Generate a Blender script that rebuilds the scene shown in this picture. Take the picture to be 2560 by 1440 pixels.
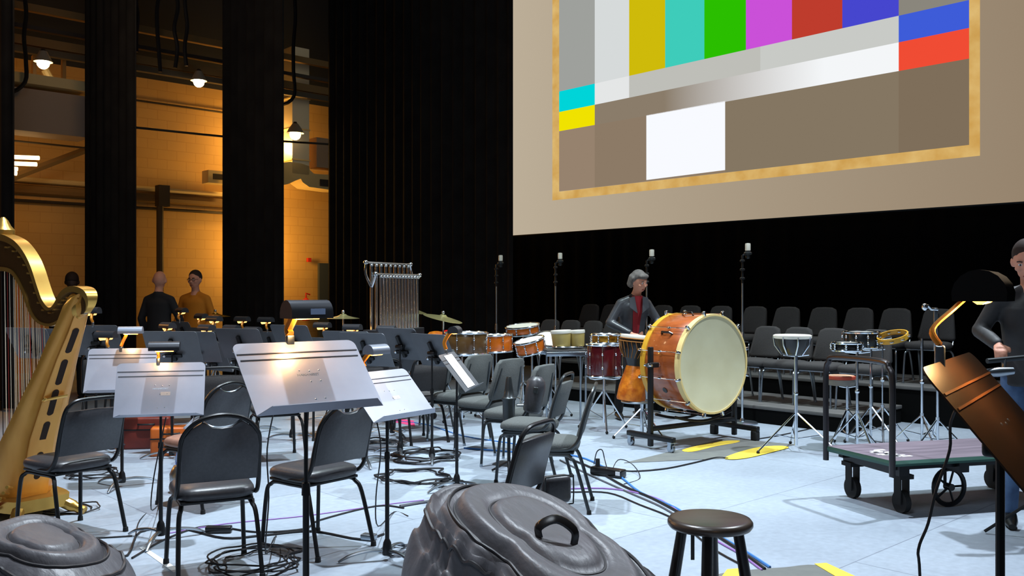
import bpy, math, random
from mathutils import Vector, Matrix, noise
random.seed(7)
R = math.radians
PI = math.pi
for o in list(bpy.data.objects): bpy.data.objects.remove(o)
SC = bpy.context.scene
COL = SC.collection
# ---------------------------------------------------------------- camera, world, lights, exposure
FPX = 2300.0; CX = 1280.0; HY = 730.0; CZ = 1.5
cam = bpy.data.cameras.new('camera'); cam.sensor_width = 36.0; cam.lens = FPX/2560*36
cam.shift_y = 10/2560; cam.clip_start = .05; cam.clip_end = 200
co = bpy.data.objects.new('camera', cam); COL.objects.link(co)
co.location = (0, 0, CZ); co.rotation_euler = (R(90), 0, 0); SC.camera = co
SC.view_settings.view_transform = 'Standard'; SC.view_settings.look = 'None'
SC.view_settings.exposure = 0; SC.view_settings.gamma = 1
wd = bpy.data.worlds.new('world'); SC.world = wd; wd.use_nodes = True
wd.node_tree.nodes['Background'].inputs[0].default_value = (.55, .62, .75, 1)
wd.node_tree.nodes['Background'].inputs[1].default_value = .03
def lamp(kind, loc, power, col=(1, 1, 1), size=.5, target=None, spot=60, blend=.5, name=None):
    l = bpy.data.lights.new(name or 'stage_light', kind); l.energy = power; l.color = col
    if kind == 'AREA': l.shape = 'DISK'; l.size = size
    else: l.shadow_soft_size = size
    if kind == 'SPOT': l.spot_size = R(spot); l.spot_blend = blend
    o = bpy.data.objects.new(name or 'stage_light', l); COL.objects.link(o); o.location = loc
    if target is not None:
        o.rotation_euler = (Vector(target)-Vector(loc)).to_track_quat('-Z', 'Y').to_euler()
    return o
COOL = (.80, .90, 1.0)
lamp('SPOT', (5.1, 7.7, 9.0), 4300, COOL, .10, (2.7, 6.9, 0), 72, .9)
lamp('SPOT', (-1.6, 6.3, 9.0), 4300, COOL, .12, (-1.9, 6.0, 0), 76, .8)
lamp('SPOT', (0.2, 9.3, 9.0), 2300, (.80, .97, 1), .14, (-.3, 9.5, 0), 76, .9)
lamp('SPOT', (3.4, 9.4, 9.0), 900, (.82, .97, 1), .2, (1.6, 9.8, 0), 70, .9)
lamp('AREA', (-1.0, 1.0, 6.5), 120, COOL, 2.5, (0, 7, 0.5))
lamp('POINT', (-4.6, 10.6, 5.2), 75, (1, .66, .36), .3, name='backstage_wash')  # wash added to brighten the men backstage, stands for no fixture
lamp('POINT', (-9.0, 14.2, 5.0), 200, (1, .42, .07), .15, name='backstage_wash')
lamp('POINT', (-10.6, 12.4, 3.9), 250, (1, .44, .08), .2, name='backstage_wash')
lamp('POINT', (-5.1, 19.5, 4.6), 95, (1, .55, .13), .15, name='backstage_wash')
lamp('POINT', (-5.1, 19.5, 2.4), 110, (1, .55, .13), .3, name='backstage_wash')
# ---------------------------------------------------------------- places
def W(px, d, py=None, z=0.0):
    if py is not None: z = CZ-(py-HY)/FPX*d
    return Vector(((px-CX)/FPX*d, d, z))
def F(px, py, z=0.0):
    d = (CZ-z)*FPX/(py-HY); return W(px, d, z=z)
NV = Vector((.734, .679, 0)); EV = Vector((.679, -.734, 0))
def PN(D, t, z=0): return NV*D+EV*t+Vector((0, 0, z))
def onplane(px, py, vec, D):
    r = Vector(((px-CX)/FPX, 1, -(py-HY)/FPX)); k = (D-0)/(r.dot(vec)); p = r*k
    return Vector((p.x, p.y, p.z+CZ))
# ---------------------------------------------------------------- materials
def lin(c):
    c = c/255.0
    return c/12.92 if c <= .04045 else ((c+.055)/1.055)**2.4
def rgb(r, g, b): return (lin(r), lin(g), lin(b), 1)
MATS = {}
def mat(name, c, rough=.5, metal=0., c2=None, scale=8., bump=0., emit=0., detail=4., stretch=None, spec=.5, coat=0.):
    m = bpy.data.materials.new(name); m.use_nodes = True; nt = m.node_tree; b = nt.nodes['Principled BSDF']
    c = rgb(*c); b.inputs['Base Color'].default_value = c
    b.inputs['Roughness'].default_value = rough; b.inputs['Metallic'].default_value = metal
    b.inputs['Specular IOR Level'].default_value = spec
    if coat: b.inputs['Coat Weight'].default_value = coat
    if emit:
        b.inputs['Emission Color'].default_value = c; b.inputs['Emission Strength'].default_value = emit
    if c2 is None: c2 = None
    tc = nt.nodes.new('ShaderNodeTexCoord'); mp = nt.nodes.new('ShaderNodeMapping'); nz = nt.nodes.new('ShaderNodeTexNoise')
    nt.links.new(tc.outputs['Object'], mp.inputs[0]); nt.links.new(mp.outputs[0], nz.inputs[0])
    if stretch: mp.inputs['Scale'].default_value = stretch
    nz.inputs['Scale'].default_value = scale; nz.inputs['Detail'].default_value = detail
    if c2 is not None:
        cr = nt.nodes.new('ShaderNodeValToRGB'); cr.color_ramp.elements[0].position = .35; cr.color_ramp.elements[1].position = .65
        cr.color_ramp.elements[0].color = c; cr.color_ramp.elements[1].color = rgb(*c2)
        nt.links.new(nz.outputs[0], cr.inputs[0]); nt.links.new(cr.outputs[0], b.inputs['Base Color'])
    if bump:
        bp = nt.nodes.new('ShaderNodeBump'); bp.inputs['Strength'].default_value = bump; bp.inputs['Distance'].default_value = .01
        nt.links.new(nz.outputs[0], bp.inputs['Height']); nt.links.new(bp.outputs[0], b.inputs['Normal'])
    MATS[name] = m; return m
def emat(name, c, s=1.0):
    m = bpy.data.materials.new(name); m.use_nodes = True; nt = m.node_tree; nt.nodes.clear()
    e = nt.nodes.new('ShaderNodeEmission'); e.inputs[0].default_value = rgb(*c); e.inputs[1].default_value = s
    o = nt.nodes.new('ShaderNodeOutputMaterial'); nt.links.new(e.outputs[0], o.inputs[0]); MATS[name] = m; return m
mat('black_vinyl', (52, 52, 56), .38, c2=(60, 60, 64), scale=60, bump=.05)
mat('brown_vinyl', (150, 110, 96), .4, c2=(162, 122, 106), scale=30)
mat('fabric_grey', (74, 77, 76), .9, c2=(84, 87, 86), scale=120, bump=.2)
mat('fabric_black', (62, 60, 60), .95, c2=(70, 68, 68), scale=140, bump=.2)
mat('dark_steel', (60, 64, 66), .33, .6)
mat('black_steel', (30, 31, 33), .38, .4)
mat('chrome', (225, 232, 240), .16, 1.)
mat('chrome_dull', (170, 180, 190), .32, 1.)
mat('stand_desk_lit', (152, 156, 170), .38, .35, c2=(160, 164, 178), scale=6)  # black desks; sheen of the stage light put into a pale base
mat('stand_desk_dark', (98, 102, 108), .45, .3, c2=(106, 110, 116), scale=6)
mat('rubber', (22, 22, 23), .8)
mat('lamplit_arm', (205, 128, 38), .35, .3)  # brass arms, the lamp's orange glow put into their colour
mat('hood', (64, 66, 72), .35, .5)
mat('hood_silver', (176, 184, 200), .3, .6)
mat('gold', (222, 178, 92), .3, .75, c2=(206, 158, 76), scale=4)
mat('gold_wood', (230, 168, 78), .33, .25, c2=(212, 146, 58), scale=5, stretch=(1, 1, .3))
mat('harp_dark', (84, 56, 26), .3, .3)
mat('white_paper', (225, 225, 228), .8)
mat('slot_dark', (38, 20, 8), .8)
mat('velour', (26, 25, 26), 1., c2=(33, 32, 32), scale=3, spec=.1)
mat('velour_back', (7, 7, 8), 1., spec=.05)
mat('yellow_tape', (228, 200, 66), .7, c2=(214, 184, 60), scale=12)
mat('mat_grey', (96, 98, 96), .8, c2=(104, 106, 102), scale=9)
mat('riser_top', (104, 102, 100), .85, c2=(92, 91, 90), scale=5)
mat('riser_side', (12, 12, 12), .95, spec=.1)
mat('black_gloss', (26, 24, 24), .25)
mat('stool_seat', (66, 56, 50), .3, c2=(54, 46, 42), scale=4, stretch=(1, 8, 1))
mat('bag_nylon', (84, 82, 86), .45, c2=(90, 88, 92), scale=9, bump=.6, spec=.5, stretch=(1, 2.5, 1))
mat('bag_piping', (44, 42, 45), .5)
mat('white_glow', (255, 190, 110), emit=9.)
mat('warm_glow', (255, 176, 84), emit=5.)
mat('skin', (205, 140, 112), .6); mat('hair_grey', (112, 106, 102), .8, c2=(86, 82, 80), scale=30, bump=.5)
mat('hair_dark', (44, 28, 22), .8)
mat('cable_black', (24, 23, 26), .5); mat('cable_blue', (60, 120, 190), .5); mat('cable_purple', (150, 110, 180), .5)
mat('cable_grey', (90, 92, 98), .5)
# ---------------------------------------------------------------- mesh tools
def catmull(pts, n=6, closed=False):
    P = [Vector(p) for p in pts]; N = len(P); out = []
    rng = range(N if closed else N-1)
    for i in rng:
        if closed: p0, p1, p2, p3 = P[i-1], P[i], P[(i+1) % N], P[(i+2) % N]
        else: p0, p1, p2, p3 = P[max(i-1, 0)], P[i], P[i+1], P[min(i+2, N-1)]
        for k in range(n):
            t = k/n
            out.append(.5*((2*p1)+(p2-p0)*t+(2*p0-5*p1+4*p2-p3)*t*t+(3*p1-p0-3*p2+p3)*t**3))
    if not closed: out.append(P[-1])
    return out
class MB:
    def __init__(s): s.v = []; s.f = []; s.m = []
    def add(s, vs, fs, M=None, mi=0):
        b = len(s.v)
        for v in vs:
            v = Vector(v)
            if M is not None: v = M @ v
            s.v.append(tuple(v))
        for f in fs: s.f.append(tuple(b+i for i in f)); s.m.append(mi)
        return s
    def box(s, c, d, M=None, mi=0, bv=0.0, taper=None):
        x, y, z = d[0]/2, d[1]/2, d[2]/2; cx, cy, cz = c
        if bv > 0:
            b = min(bv, x*.95, y*.95, z*.95); vs = []; fs = []
            n = 3
            # rounded box: stack of rounded rectangles
            rows = []
            for k in range(n+1):
                a = k/n*PI/2; rows.append((-z+b-b*math.cos(a), b-b*math.sin(a)))
            rows2 = [(-zz, ins) for zz, ins in reversed(rows)]
            for zz, ins in rows+rows2:
                rr = []
                for qx, qy, a0 in ((1, 1, 0), (-1, 1, 90), (-1, -1, 180), (1, -1, 270)):
                    for k in range(n+1):
                        a = R(a0+90*k/n); rb = b-ins if b-ins > 1e-5 else 1e-5
                        rr.append((cx+qx*(x-b)+rb*math.cos(a), cy+qy*(y-b)+rb*math.sin(a), cz+zz))
                vs.append(rr)
            return s.loft(vs, M=M, mi=mi)
        t = taper or 1.0
        vs = [(cx+i*x*(t if k > 0 else 1), cy+j*y*(t if k > 0 else 1), cz+k*z) for k in (-1, 1) for j in (-1, 1) for i in (-1, 1)]
        return s.add(vs, [(0, 2, 3, 1), (4, 5, 7, 6), (0, 1, 5, 4), (2, 6, 7, 3), (0, 4, 6, 2), (1, 3, 7, 5)], M, mi)
    def loft(s, rings, caps=True, M=None, mi=0, closed=False):
        n = len(rings[0]); vs = [p for r in rings for p in r]; fs = []
        m = len(rings)
        for i in range(m if closed else m-1):
            a = i*n; b = ((i+1) % m)*n
            for j in range(n): fs.append((a+j, a+(j+1) % n, b+(j+1) % n, b+j))
        if caps and not closed:
            fs.append(tuple(reversed(range(n)))); fs.append(tuple(range((m-1)*n, m*n)))
        return s.add(vs, fs, M, mi)
    def tube(s, pts, r, seg=8, M=None, mi=0, closed=False, caps=True, flat=1.0):
        P = [Vector(p) for p in pts]; Q = [P[0]]
        for p in P[1:]:
            if (p-Q[-1]).length > 1e-5: Q.append(p)
        P = Q; n = len(P); rings = []
        up = None
        for i in range(n):
            if closed: t = P[(i+1) % n]-P[i-1]
            else: t = P[min(i+1, n-1)]-P[max(i-1, 0)]
            if t.length < 1e-9: t = Vector((0, 0, 1))
            t.normalize()
            if up is None:
                up = Vector((0, 0, 1)) if abs(t.z) < .9 else Vector((0, 1, 0))
            up = (up-t*up.dot(t))
            if up.length < 1e-6: up = t.orthogonal()
            up.normalize(); sd = t.cross(up)
            rr = r[i] if isinstance(r, (list, tuple)) else r
            rings.append([P[i]+(sd*math.cos(2*PI*k/seg)+up*flat*math.sin(2*PI*k/seg))*rr for k in range(seg)])
        return s.loft(rings, caps, M, mi, closed)
    def cyl(s, p0, p1, r, r2=None, seg=16, M=None, mi=0):
        return s.tube([p0, p1], [r, r if r2 is None else r2], seg, M, mi)
    def lathe(s, prof, seg=24, M=None, mi=0, caps=True):
        return s.loft([[(r*math.cos(2*PI*k/seg), r*math.sin(2*PI*k/seg), z) for k in range(seg)] for r, z in prof], caps, M, mi)
    def ball(s, c, r, seg=14, rings=9, M=None, mi=0):
        if not isinstance(r, (tuple, list)): r = (r, r, r)
        rs = []
        for i in range(rings+1):
            a = PI*i/rings; q = max(math.sin(a), .002)
            rs.append([(c[0]+r[0]*q*math.cos(2*PI*k/seg), c[1]+r[1]*q*math.sin(2*PI*k/seg), c[2]-r[2]*math.cos(a)) for k in range(seg)])
        return s.loft(rs, True, M, mi)
    def prism(s, out, z0, z1, M=None, mi=0):
        n = len(out); vs = [(p[0], p[1], z0) for p in out]+[(p[0], p[1], z1) for p in out]
        fs = [tuple(reversed(range(n))), tuple(range(n, 2*n))]+[(i, (i+1) % n, n+(i+1) % n, n+i) for i in range(n)]
        return s.add(vs, fs, M, mi)
    def build(s, name, m, parent=None, smooth=35, loc=None):
        me = bpy.data.meshes.new(name); me.from_pydata(s.v, [], s.f)
        ms = m if isinstance(m, (list, tuple)) else [m]
        for q in ms: me.materials.append(MATS[q] if isinstance(q, str) else q)
        if len(ms) > 1: me.polygons.foreach_set('material_index', s.m)
        me.validate(); me.update()
        import bmesh
        bm = bmesh.new(); bm.from_mesh(me); bmesh.ops.recalc_face_normals(bm, faces=bm.faces); bm.to_mesh(me); bm.free()
        if smooth:
            me.polygons.foreach_set('use_smooth', [True]*len(me.polygons)); me.set_sharp_from_angle(angle=R(smooth))
        o = bpy.data.objects.new(name, me); COL.objects.link(o)
        if parent is not None: o.parent = parent
        if loc is not None: o.location = loc
        return o
def tag(o, label=None, cat=None, group=None, kind=None):
    if label: o['label'] = label
    if cat: o['category'] = cat
    if group: o['group'] = group
    if kind: o['kind'] = kind
    return o
def empty(name, loc=(0, 0, 0), rz=0, label=None, cat=None, group=None):
    o = bpy.data.objects.new(name, None); COL.objects.link(o); o.location = loc; o.rotation_euler = (0, 0, R(rz)); o.empty_display_size = .1
    return tag(o, label, cat, group)
def copy_tree(o, parent=None):
    c = o.copy(); COL.objects.link(c); c.parent = parent
    for ch in [x for x in COL.objects if x.parent == o]: copy_tree(ch, c)
    return c
def XF(loc=(0, 0, 0), rx=0, ry=0, rz=0):
    return Matrix.Translation(loc) @ Matrix.Rotation(R(rz), 4, 'Z') @ Matrix.Rotation(R(ry), 4, 'Y') @ Matrix.Rotation(R(rx), 4, 'X')
def frame_to(o, x, y, z): return Matrix(((x[0], y[0], z[0], o[0]), (x[1], y[1], z[1], o[1]), (x[2], y[2], z[2], o[2]), (0, 0, 0, 1)))
def struct(o): o['kind'] = 'structure'; return o
# ---------------------------------------------------------------- setting
def floor_material():
    m = bpy.data.materials.new('stage_floor'); m.use_nodes = True; nt = m.node_tree; b = nt.nodes['Principled BSDF']; L = nt.links.new
    tc = nt.nodes.new('ShaderNodeTexCoord'); mp = nt.nodes.new('ShaderNodeMapping'); mp.inputs['Rotation'].default_value = (0, 0, R(-43)); L(tc.outputs['Object'], mp.inputs[0])
    n1 = nt.nodes.new('ShaderNodeTexNoise'); n1.inputs['Scale'].default_value = .8; n1.inputs['Detail'].default_value = 6; L(mp.outputs[0], n1.inputs[0])
    cr = nt.nodes.new('ShaderNodeValToRGB'); cr.color_ramp.elements[0].position = .3; cr.color_ramp.elements[1].position = .7
    cr.color_ramp.elements[0].color = rgb(140, 150, 162); cr.color_ramp.elements[1].color = rgb(160, 171, 184); L(n1.outputs[0], cr.inputs[0])
    n2 = nt.nodes.new('ShaderNodeTexNoise'); n2.inputs['Scale'].default_value = 22; n2.inputs['Detail'].default_value = 8; L(mp.outputs[0], n2.inputs[0])
    mx = nt.nodes.new('ShaderNodeMixRGB'); mx.blend_type = 'OVERLAY'; mx.inputs[0].default_value = .22; L(cr.outputs[0], mx.inputs[1]); L(n2.outputs[0], mx.inputs[2])
    bk = nt.nodes.new('ShaderNodeTexBrick'); bk.offset = .5; bk.inputs['Scale'].default_value = 1.0
    bk.inputs['Brick Width'].default_value = 2.44; bk.inputs['Row Height'].default_value = 1.22; bk.inputs['Mortar Size'].default_value = .004
    bk.inputs['Color1'].default_value = (1, 1, 1, 1); bk.inputs['Color2'].default_value = (.93, .93, .94, 1); bk.inputs['Mortar'].default_value = (.55, .55, .58, 1)
    L(mp.outputs[0], bk.inputs[0])
    m2 = nt.nodes.new('ShaderNodeMixRGB'); m2.blend_type = 'MULTIPLY'; m2.inputs[0].default_value = 1; L(mx.outputs[0], m2.inputs[1]); L(bk.outputs[0], m2.inputs[2])
    L(m2.outputs[0], b.inputs['Base Color']); b.inputs['Roughness'].default_value = .48
    return m
MATS['stage_floor'] = floor_material()
def brick_material():
    m = bpy.data.materials.new('block_wall'); m.use_nodes = True; nt = m.node_tree; b = nt.nodes['Principled BSDF']; L = nt.links.new
    tc = nt.nodes.new('ShaderNodeTexCoord'); bk = nt.nodes.new('ShaderNodeTexBrick'); L(tc.outputs['Object'], bk.inputs[0])
    mp = nt.nodes.new('ShaderNodeMapping'); mp.inputs['Rotation'].default_value = (R(90), 0, 0); L(tc.outputs['Object'], mp.inputs[0]); L(mp.outputs[0], bk.inputs[0])
    bk.inputs['Scale'].default_value = 1; bk.inputs['Brick Width'].default_value = .4; bk.inputs['Row Height'].default_value = .2; bk.inputs['Mortar Size'].default_value = .008
    bk.inputs['Color1'].default_value = rgb(196, 158, 96); bk.inputs['Color2'].default_value = rgb(190, 153, 92); bk.inputs['Mortar'].default_value = rgb(182, 144, 84)
    L(bk.outputs[0], b.inputs['Base Color']); b.inputs['Roughness'].default_value = .8
    return m
MATS['block_wall'] = brick_material()
struct(MB().box((0, 11, -.05), (44, 44, .1)).build('floor', 'stage_floor'))
mat('ceiling_dark', (22, 22, 24), .9)
struct(MB().box((0, 11, 12.3), (44, 44, .2)).build('ceiling', 'ceiling_dark'))
# side wall of the backstage, running along NV at t = TW
TW = -18.6
def wall_local(D0, D1, z0, z1, th=.2):
    return MB().box(((D0+D1)/2, 0, (z0+z1)/2), (D1-D0, th, z1-z0))
WALLM = frame_to(EV*TW, NV, -EV, (0, 0, 1))
def wall_obj(name, mb, m, **k):
    o = mb.build(name, m, **k); o.matrix_world = WALLM; return o
mat('upper_wall', (40, 42, 48), .95)
struct(wall_obj('wall_left', MB().box((6, .1, 2.9), (26, .2, 5.8)), 'block_wall'))
struct(wall_obj('wall_left_upper', MB().box((6, .1, 9.0), (26, .2, 6.4)), 'upper_wall'))
def WL(px, py, off=0.0):
    p = onplane_t(px, py, TW+off); return Vector((p.dot(NV), -(p.dot(EV)-TW), p.z))
def onplane_t(px, py, T):
    r = Vector(((px-CX)/FPX, 1, -(py-HY)/FPX)); k = T/(r.dot(EV)); p = r*k
    return Vector((p.x, p.y, p.z+CZ))
# rear wall of the stage house and the near walls (black)
mat('black_wall', (10, 10, 11), .95, spec=.1)
o = struct(MB().box((0, 0, 6), (30, .2, 12)).build('wall_back', 'black_wall')); o.matrix_world = frame_to(NV*19+EV*-6, EV, NV, (0, 0, 1))
# stage drapes -------------------------------------------------
def curtain(p0, p1, z0, z1, m, label, seed=1, amp=.06, wl=.28):
    a = Vector(p0); b = Vector(p1); L = (b-a).length; u = (b-a)/L; n = Vector((u.y, -u.x, 0))
    rnd = random.Random(seed); N = int(L/wl*8); f = []; ph = 0
    top = []; prof = []
    for i in range(N+1):
        s = L*i/N; ph += 2*PI/8*(.75+.5*rnd.random()); prof.append((s, math.sin(ph)*amp*(.7+.3*math.sin(s*2.1))))
    cols = [(a+u*s+n*w) for s, w in prof]; back = [(a+u*s+n*(w-.02)) for s, w in prof]
    ring = cols+list(reversed(back))
    mb = MB().loft([[(p.x, p.y, z) for p in ring] for z in (z0, z0+.1, z1)])
    r = empty('stage_curtain', (0, 0, 0), 0, label, 'curtain', None)
    mb.build('drape', m, r, smooth=60)
    h = MB(); h.box((0, 0, 0), (L, .012, .10)); o = h.build('hem', m, r); o.matrix_world = frame_to((a+b)/2+Vector((0, 0, z0+.05))+n*(amp+.012), u, -n, (0, 0, 1))
    return r
def leg(px0, px1, D, label, seed, m='velour'):
    curtain(onplane(px0, HY, NV, D)*1-Vector((0, 0, CZ)), onplane(px1, HY, NV, D)-Vector((0, 0, CZ)), .03, 11.5, m, label, seed)
leg(-160, 20, 3.2, 'black stage drape cut by the left edge of the view, behind the harp', 1)
leg(218, 332, 4.76, 'narrow black stage leg just right of the harp head', 2)
leg(560, 708, 6.6, 'black stage leg right of the two men talking backstage', 3)
leg(824, 1281, 10.0, 'wide black drape hanging between the backstage gap and the screen', 4)
# black backdrop behind the risers
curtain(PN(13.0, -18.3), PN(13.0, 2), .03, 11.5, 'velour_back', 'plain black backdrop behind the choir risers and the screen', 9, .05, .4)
# projection screen ----------------------------------------------
DS = 12.6
SM = frame_to(NV*DS, EV, -NV, (0, 0, 1))   # local x along EV, z up, y toward the room... (-NV)
SMI = SM.inverted()
def S(px, py):
    p = SMI @ onplane(px, py, NV, DS); return (p.x, p.z)
sc = empty('projection_screen', NV*DS, 0, 'large projection screen showing colour test bars inside a gold border', 'screen')
sc.matrix_world = SM
x0 = S(1268, 500)[0]; x1 = S(3100, 300)[0]; zb = S(1285, 588)[1]
def screen_mat():
    m = bpy.data.materials.new('screen_cloth'); m.use_nodes = True; nt = m.node_tree; nt.nodes.clear(); L = nt.links.new
    e = nt.nodes.new('ShaderNodeEmission'); o = nt.nodes.new('ShaderNodeOutputMaterial'); L(e.outputs[0], o.inputs[0])
    tc = nt.nodes.new('ShaderNodeTexCoord'); sp = nt.nodes.new('ShaderNodeSeparateXYZ'); L(tc.outputs['Object'], sp.inputs[0])
    mr = nt.nodes.new('ShaderNodeMapRange'); mr.inputs[1].default_value = x0; mr.inputs[2].default_value = S(2560, 400)[0]; L(sp.outputs[0], mr.inputs[0])
    cr = nt.nodes.new('ShaderNodeValToRGB'); cr.color_ramp.elements[0].color = rgb(188, 174, 152); cr.color_ramp.elements[1].color = rgb(150, 132, 110); L(mr.outputs[0], cr.inputs[0]); L(cr.outputs[0], e.inputs[0])  # cloth glows by itself: projector spill put in as a tan gradient
    MATS['screen_cloth'] = m
screen_mat()
MB().box(((x0+x1)/2, -.03, (zb+10.5)/2), (x1-x0, .02, 10.5-zb)).build('screen_cloth', 'screen_cloth', sc)
# projected picture: one thin sheet, coloured cells
pic = MB(); pm = []; idx = {}
def cell(pts, c, key=None):
    k = key or ('cell_%d_%d_%d' % c)
    if k not in idx:
        idx[k] = len(pm)
        if key is None: emat(k, c, 1.0)
        pm.append(k)
    q = [S(*p) for p in pts]; pic.add([(a, -.012, z) for a, z in q]+[(a, -.018, z) for a, z in q], [(0, 1, 2, 3), (7, 6, 5, 4), (0, 4, 5, 1), (1, 5, 6, 2), (2, 6, 7, 3), (3, 7, 4, 0)], mi=idx[k])
def yA(x): return 228-.2235*(x-1400)      # bottom edge of the tall bars
def yB(x): return 280-.2055*(x-1397)
def yC(x): return 328-.1775*(x-1397)
def yD(x): return 478-.1135*(x-1400)
zt = 8.9
def cellz(xa, xb, f0, f1, c, key=None):
    cell([(xa, f0(xa)), (xb, f0(xb)), (xb, f1(xb)), (xa, f1(xa))], c, key)
def top(x):   # pixel row of height zt on the screen plane
    r = Vector(((x-CX)/FPX, 1, 0)); k = DS/r.dot(NV); return HY-(zt-CZ)*FPX/k
for xa, xb, c in ((1397, 1486, (158, 160, 156)), (1486, 1572, (214, 218, 218)), (1572, 1662, (206, 186, 10)), (1662, 1760, (62, 204, 186)), (1760, 1864, (42, 190, 0)),
                  (1864, 1979, (202, 80, 216)), (1979, 2105, (190, 60, 45)), (2105, 2246, (70, 70, 206)), (2246, 2422, (138, 134, 124))):
    cellz(xa, xb, top, (lambda x: yA(x)), c)
for xa, xb, c in ((1397, 1486, (0, 212, 216)), (1486, 1572, (228, 230, 230)), (1572, 1900, (190, 190, 184)), (1900, 2246, (200, 202, 198)), (2246, 2422, (62, 92, 216))):
    cellz(xa, xb, yA, yB, c)
def ramp_mat():
    m = bpy.data.materials.new('grey_ramp'); m.use_nodes = True; nt = m.node_tree; nt.nodes.clear(); L = nt.links.new
    e = nt.nodes.new('ShaderNodeEmission'); o = nt.nodes.new('ShaderNodeOutputMaterial'); L(e.outputs[0], o.inputs[0])
    tc = nt.nodes.new('ShaderNodeTexCoord'); sp = nt.nodes.new('ShaderNodeSeparateXYZ'); L(tc.outputs['Object'], sp.inputs[0])
    mr = nt.nodes.new('ShaderNodeMapRange'); mr.inputs[1].default_value = S(1660, 250)[0]; mr.inputs[2].default_value = S(2060, 180)[0]; L(sp.outputs[0], mr.inputs[0])
    cr = nt.nodes.new('ShaderNodeValToRGB'); cr.color_ramp.elements[0].color = rgb(138, 124, 106); cr.color_ramp.elements[1].color = rgb(244, 246, 248); L(mr.outputs[0], cr.inputs[0]); L(cr.outputs[0], e.inputs[0])
    MATS['grey_ramp'] = m
ramp_mat()
cellz(1397, 1486, yB, yC, (240, 226, 0)); cellz(1486, 2246, yB, yC, None, 'grey_ramp'); cellz(2246, 2422, yB, yC, (240, 76, 52))
wl_ = lambda x: 288-.183*(x-1615); wb_ = lambda x: 450-.127*(x-1615)
cellz(1397, 1486, yC, yD, (150, 130, 110)); cellz(1486, 1615, yC, yD, (140, 122, 102)); cellz(1812, 2246, yC, yD, (132, 118, 98)); cellz(2246, 2422, yC, yD, (126, 110, 90))
cellz(1615, 1812, yC, wl_, (140, 122, 102)); cellz(1615, 1812, wl_, wb_, (248, 250, 255)); cellz(1615, 1812, wb_, yD, (140, 122, 102))
pic.build('projected_test_picture', pm, sc, smooth=0)
def gold_mat():
    m = bpy.data.materials.new('gold_border'); m.use_nodes = True; nt = m.node_tree; nt.nodes.clear(); L = nt.links.new
    e = nt.nodes.new('ShaderNodeEmission'); o = nt.nodes.new('ShaderNodeOutputMaterial'); L(e.outputs[0], o.inputs[0])
    tc = nt.nodes.new('ShaderNodeTexCoord'); nz = nt.nodes.new('ShaderNodeTexNoise'); nz.inputs['Scale'].default_value = 3; nz.inputs['Detail'].default_value = 6; L(tc.outputs['Object'], nz.inputs[0])
    cr = nt.nodes.new('ShaderNodeValToRGB'); cr.color_ramp.elements[0].position = .35; cr.color_ramp.elements[1].position = .7
    cr.color_ramp.elements[0].color = rgb(204, 158, 82); cr.color_ramp.elements[1].color = rgb(222, 186, 116); L(nz.outputs[0], cr.inputs[0]); L(cr.outputs[0], e.inputs[0])
    MATS['gold_border'] = m
gold_mat()
gb = MB()
def gq(pts):
    q = [S(*p) for p in pts]; gb.add([(a, -.012, z) for a, z in q]+[(a, -.016, z) for a, z in q], [(0, 1, 2, 3), (7, 6, 5, 4), (0, 4, 5, 1), (1, 5, 6, 2), (2, 6, 7, 3), (3, 7, 4, 0)])
gq([(1380, top(1380)), (1397, top(1397)), (1397, 479), (1380, 501)])
gq([(2422, top(2422)), (2449, top(2449)), (2449, 389), (2422, 362)])
gq([(1380, 501), (1397, 479), (2422, 362), (2449, 389)])
gb.build('gold_border', 'gold_border', sc, smooth=0)
MB().tube([(x0, -.05, zb), (x1, -.05, zb)], .03, 8).build('bottom_batten', 'black_steel', sc)
# ---------------------------------------------------------------- backstage details on the left wall
mat('pipe_dark', (46, 38, 34), .6, .2); mat('duct_metal', (190, 180, 160), .45, .5); mat('duct_warm', (210, 186, 130), .6)
mat('panel_tan', (160, 140, 120), .7); mat('truss', (70, 62, 50), .7); mat('door_slate', (58, 66, 74), .6); mat('red_paint', (180, 40, 24), .5)
mat('beam_yellow', (120, 92, 50), .7)
def wbox(mb, px0, py0, px1, py1, off=.0, th=.1, mi=0):
    a = WL(px0, py0, off); b = WL(px1, py1, off)
    return mb.box(((a.x+b.x)/2, a.y-th/2, (a.z+b.z)/2), (abs(b.x-a.x), th, abs(b.z-a.z)), mi=mi)
def wthing(name, mb, m, label, cat, group=None):
    o = wall_obj(name, mb, m); return tag(o, label, cat, group)
# horizontal conduits and cables follow the wall (constant height)
def wline(name, px, py, r, m, label, off=.1, cat='pipe', span=(-9, 10), group=None):
    a = WL(px, py, off); return wthing(name, MB().tube([(span[0], a.y, a.z), (span[1], a.y, a.z)], r, 8), m, label, cat, group)
wline('conduit', 420, 262, .02, 'pipe_dark', 'thin dark conduit, highest on the backstage block wall')
wline('conduit', 420, 476, .05, 'duct_warm', 'pale pipe running along the backstage wall above the men')
wline('conduit', 420, 498, .09, 'beam_yellow', 'thick tan pipe directly under the pale one on the backstage wall')
wline('conduit', 420, 524, .03, 'pipe_dark', 'thin dark pipe, lowest on the backstage wall')
a = onplane_t(330, 318, TW+1.9); b = onplane_t(840, 362, TW+1.9)
tag(MB().tube(catmull([a-(b-a)*.24, a, (a+b)/2+Vector((0, 0, -.03)), b, b+(b-a)*.3], 6), .022, 8).build('cable', 'cable_black'), 'black cable slung across the backstage openings', 'cable')
v = MB(); a = WL(400, 500, .32); v.tube([(a.x, a.y, 0), (a.x, a.y, a.z)], .07, 10); a2 = WL(404, 490, .32); v.box((a.x+.05, a.y, a2.z), (.22, .2, .42))
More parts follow.
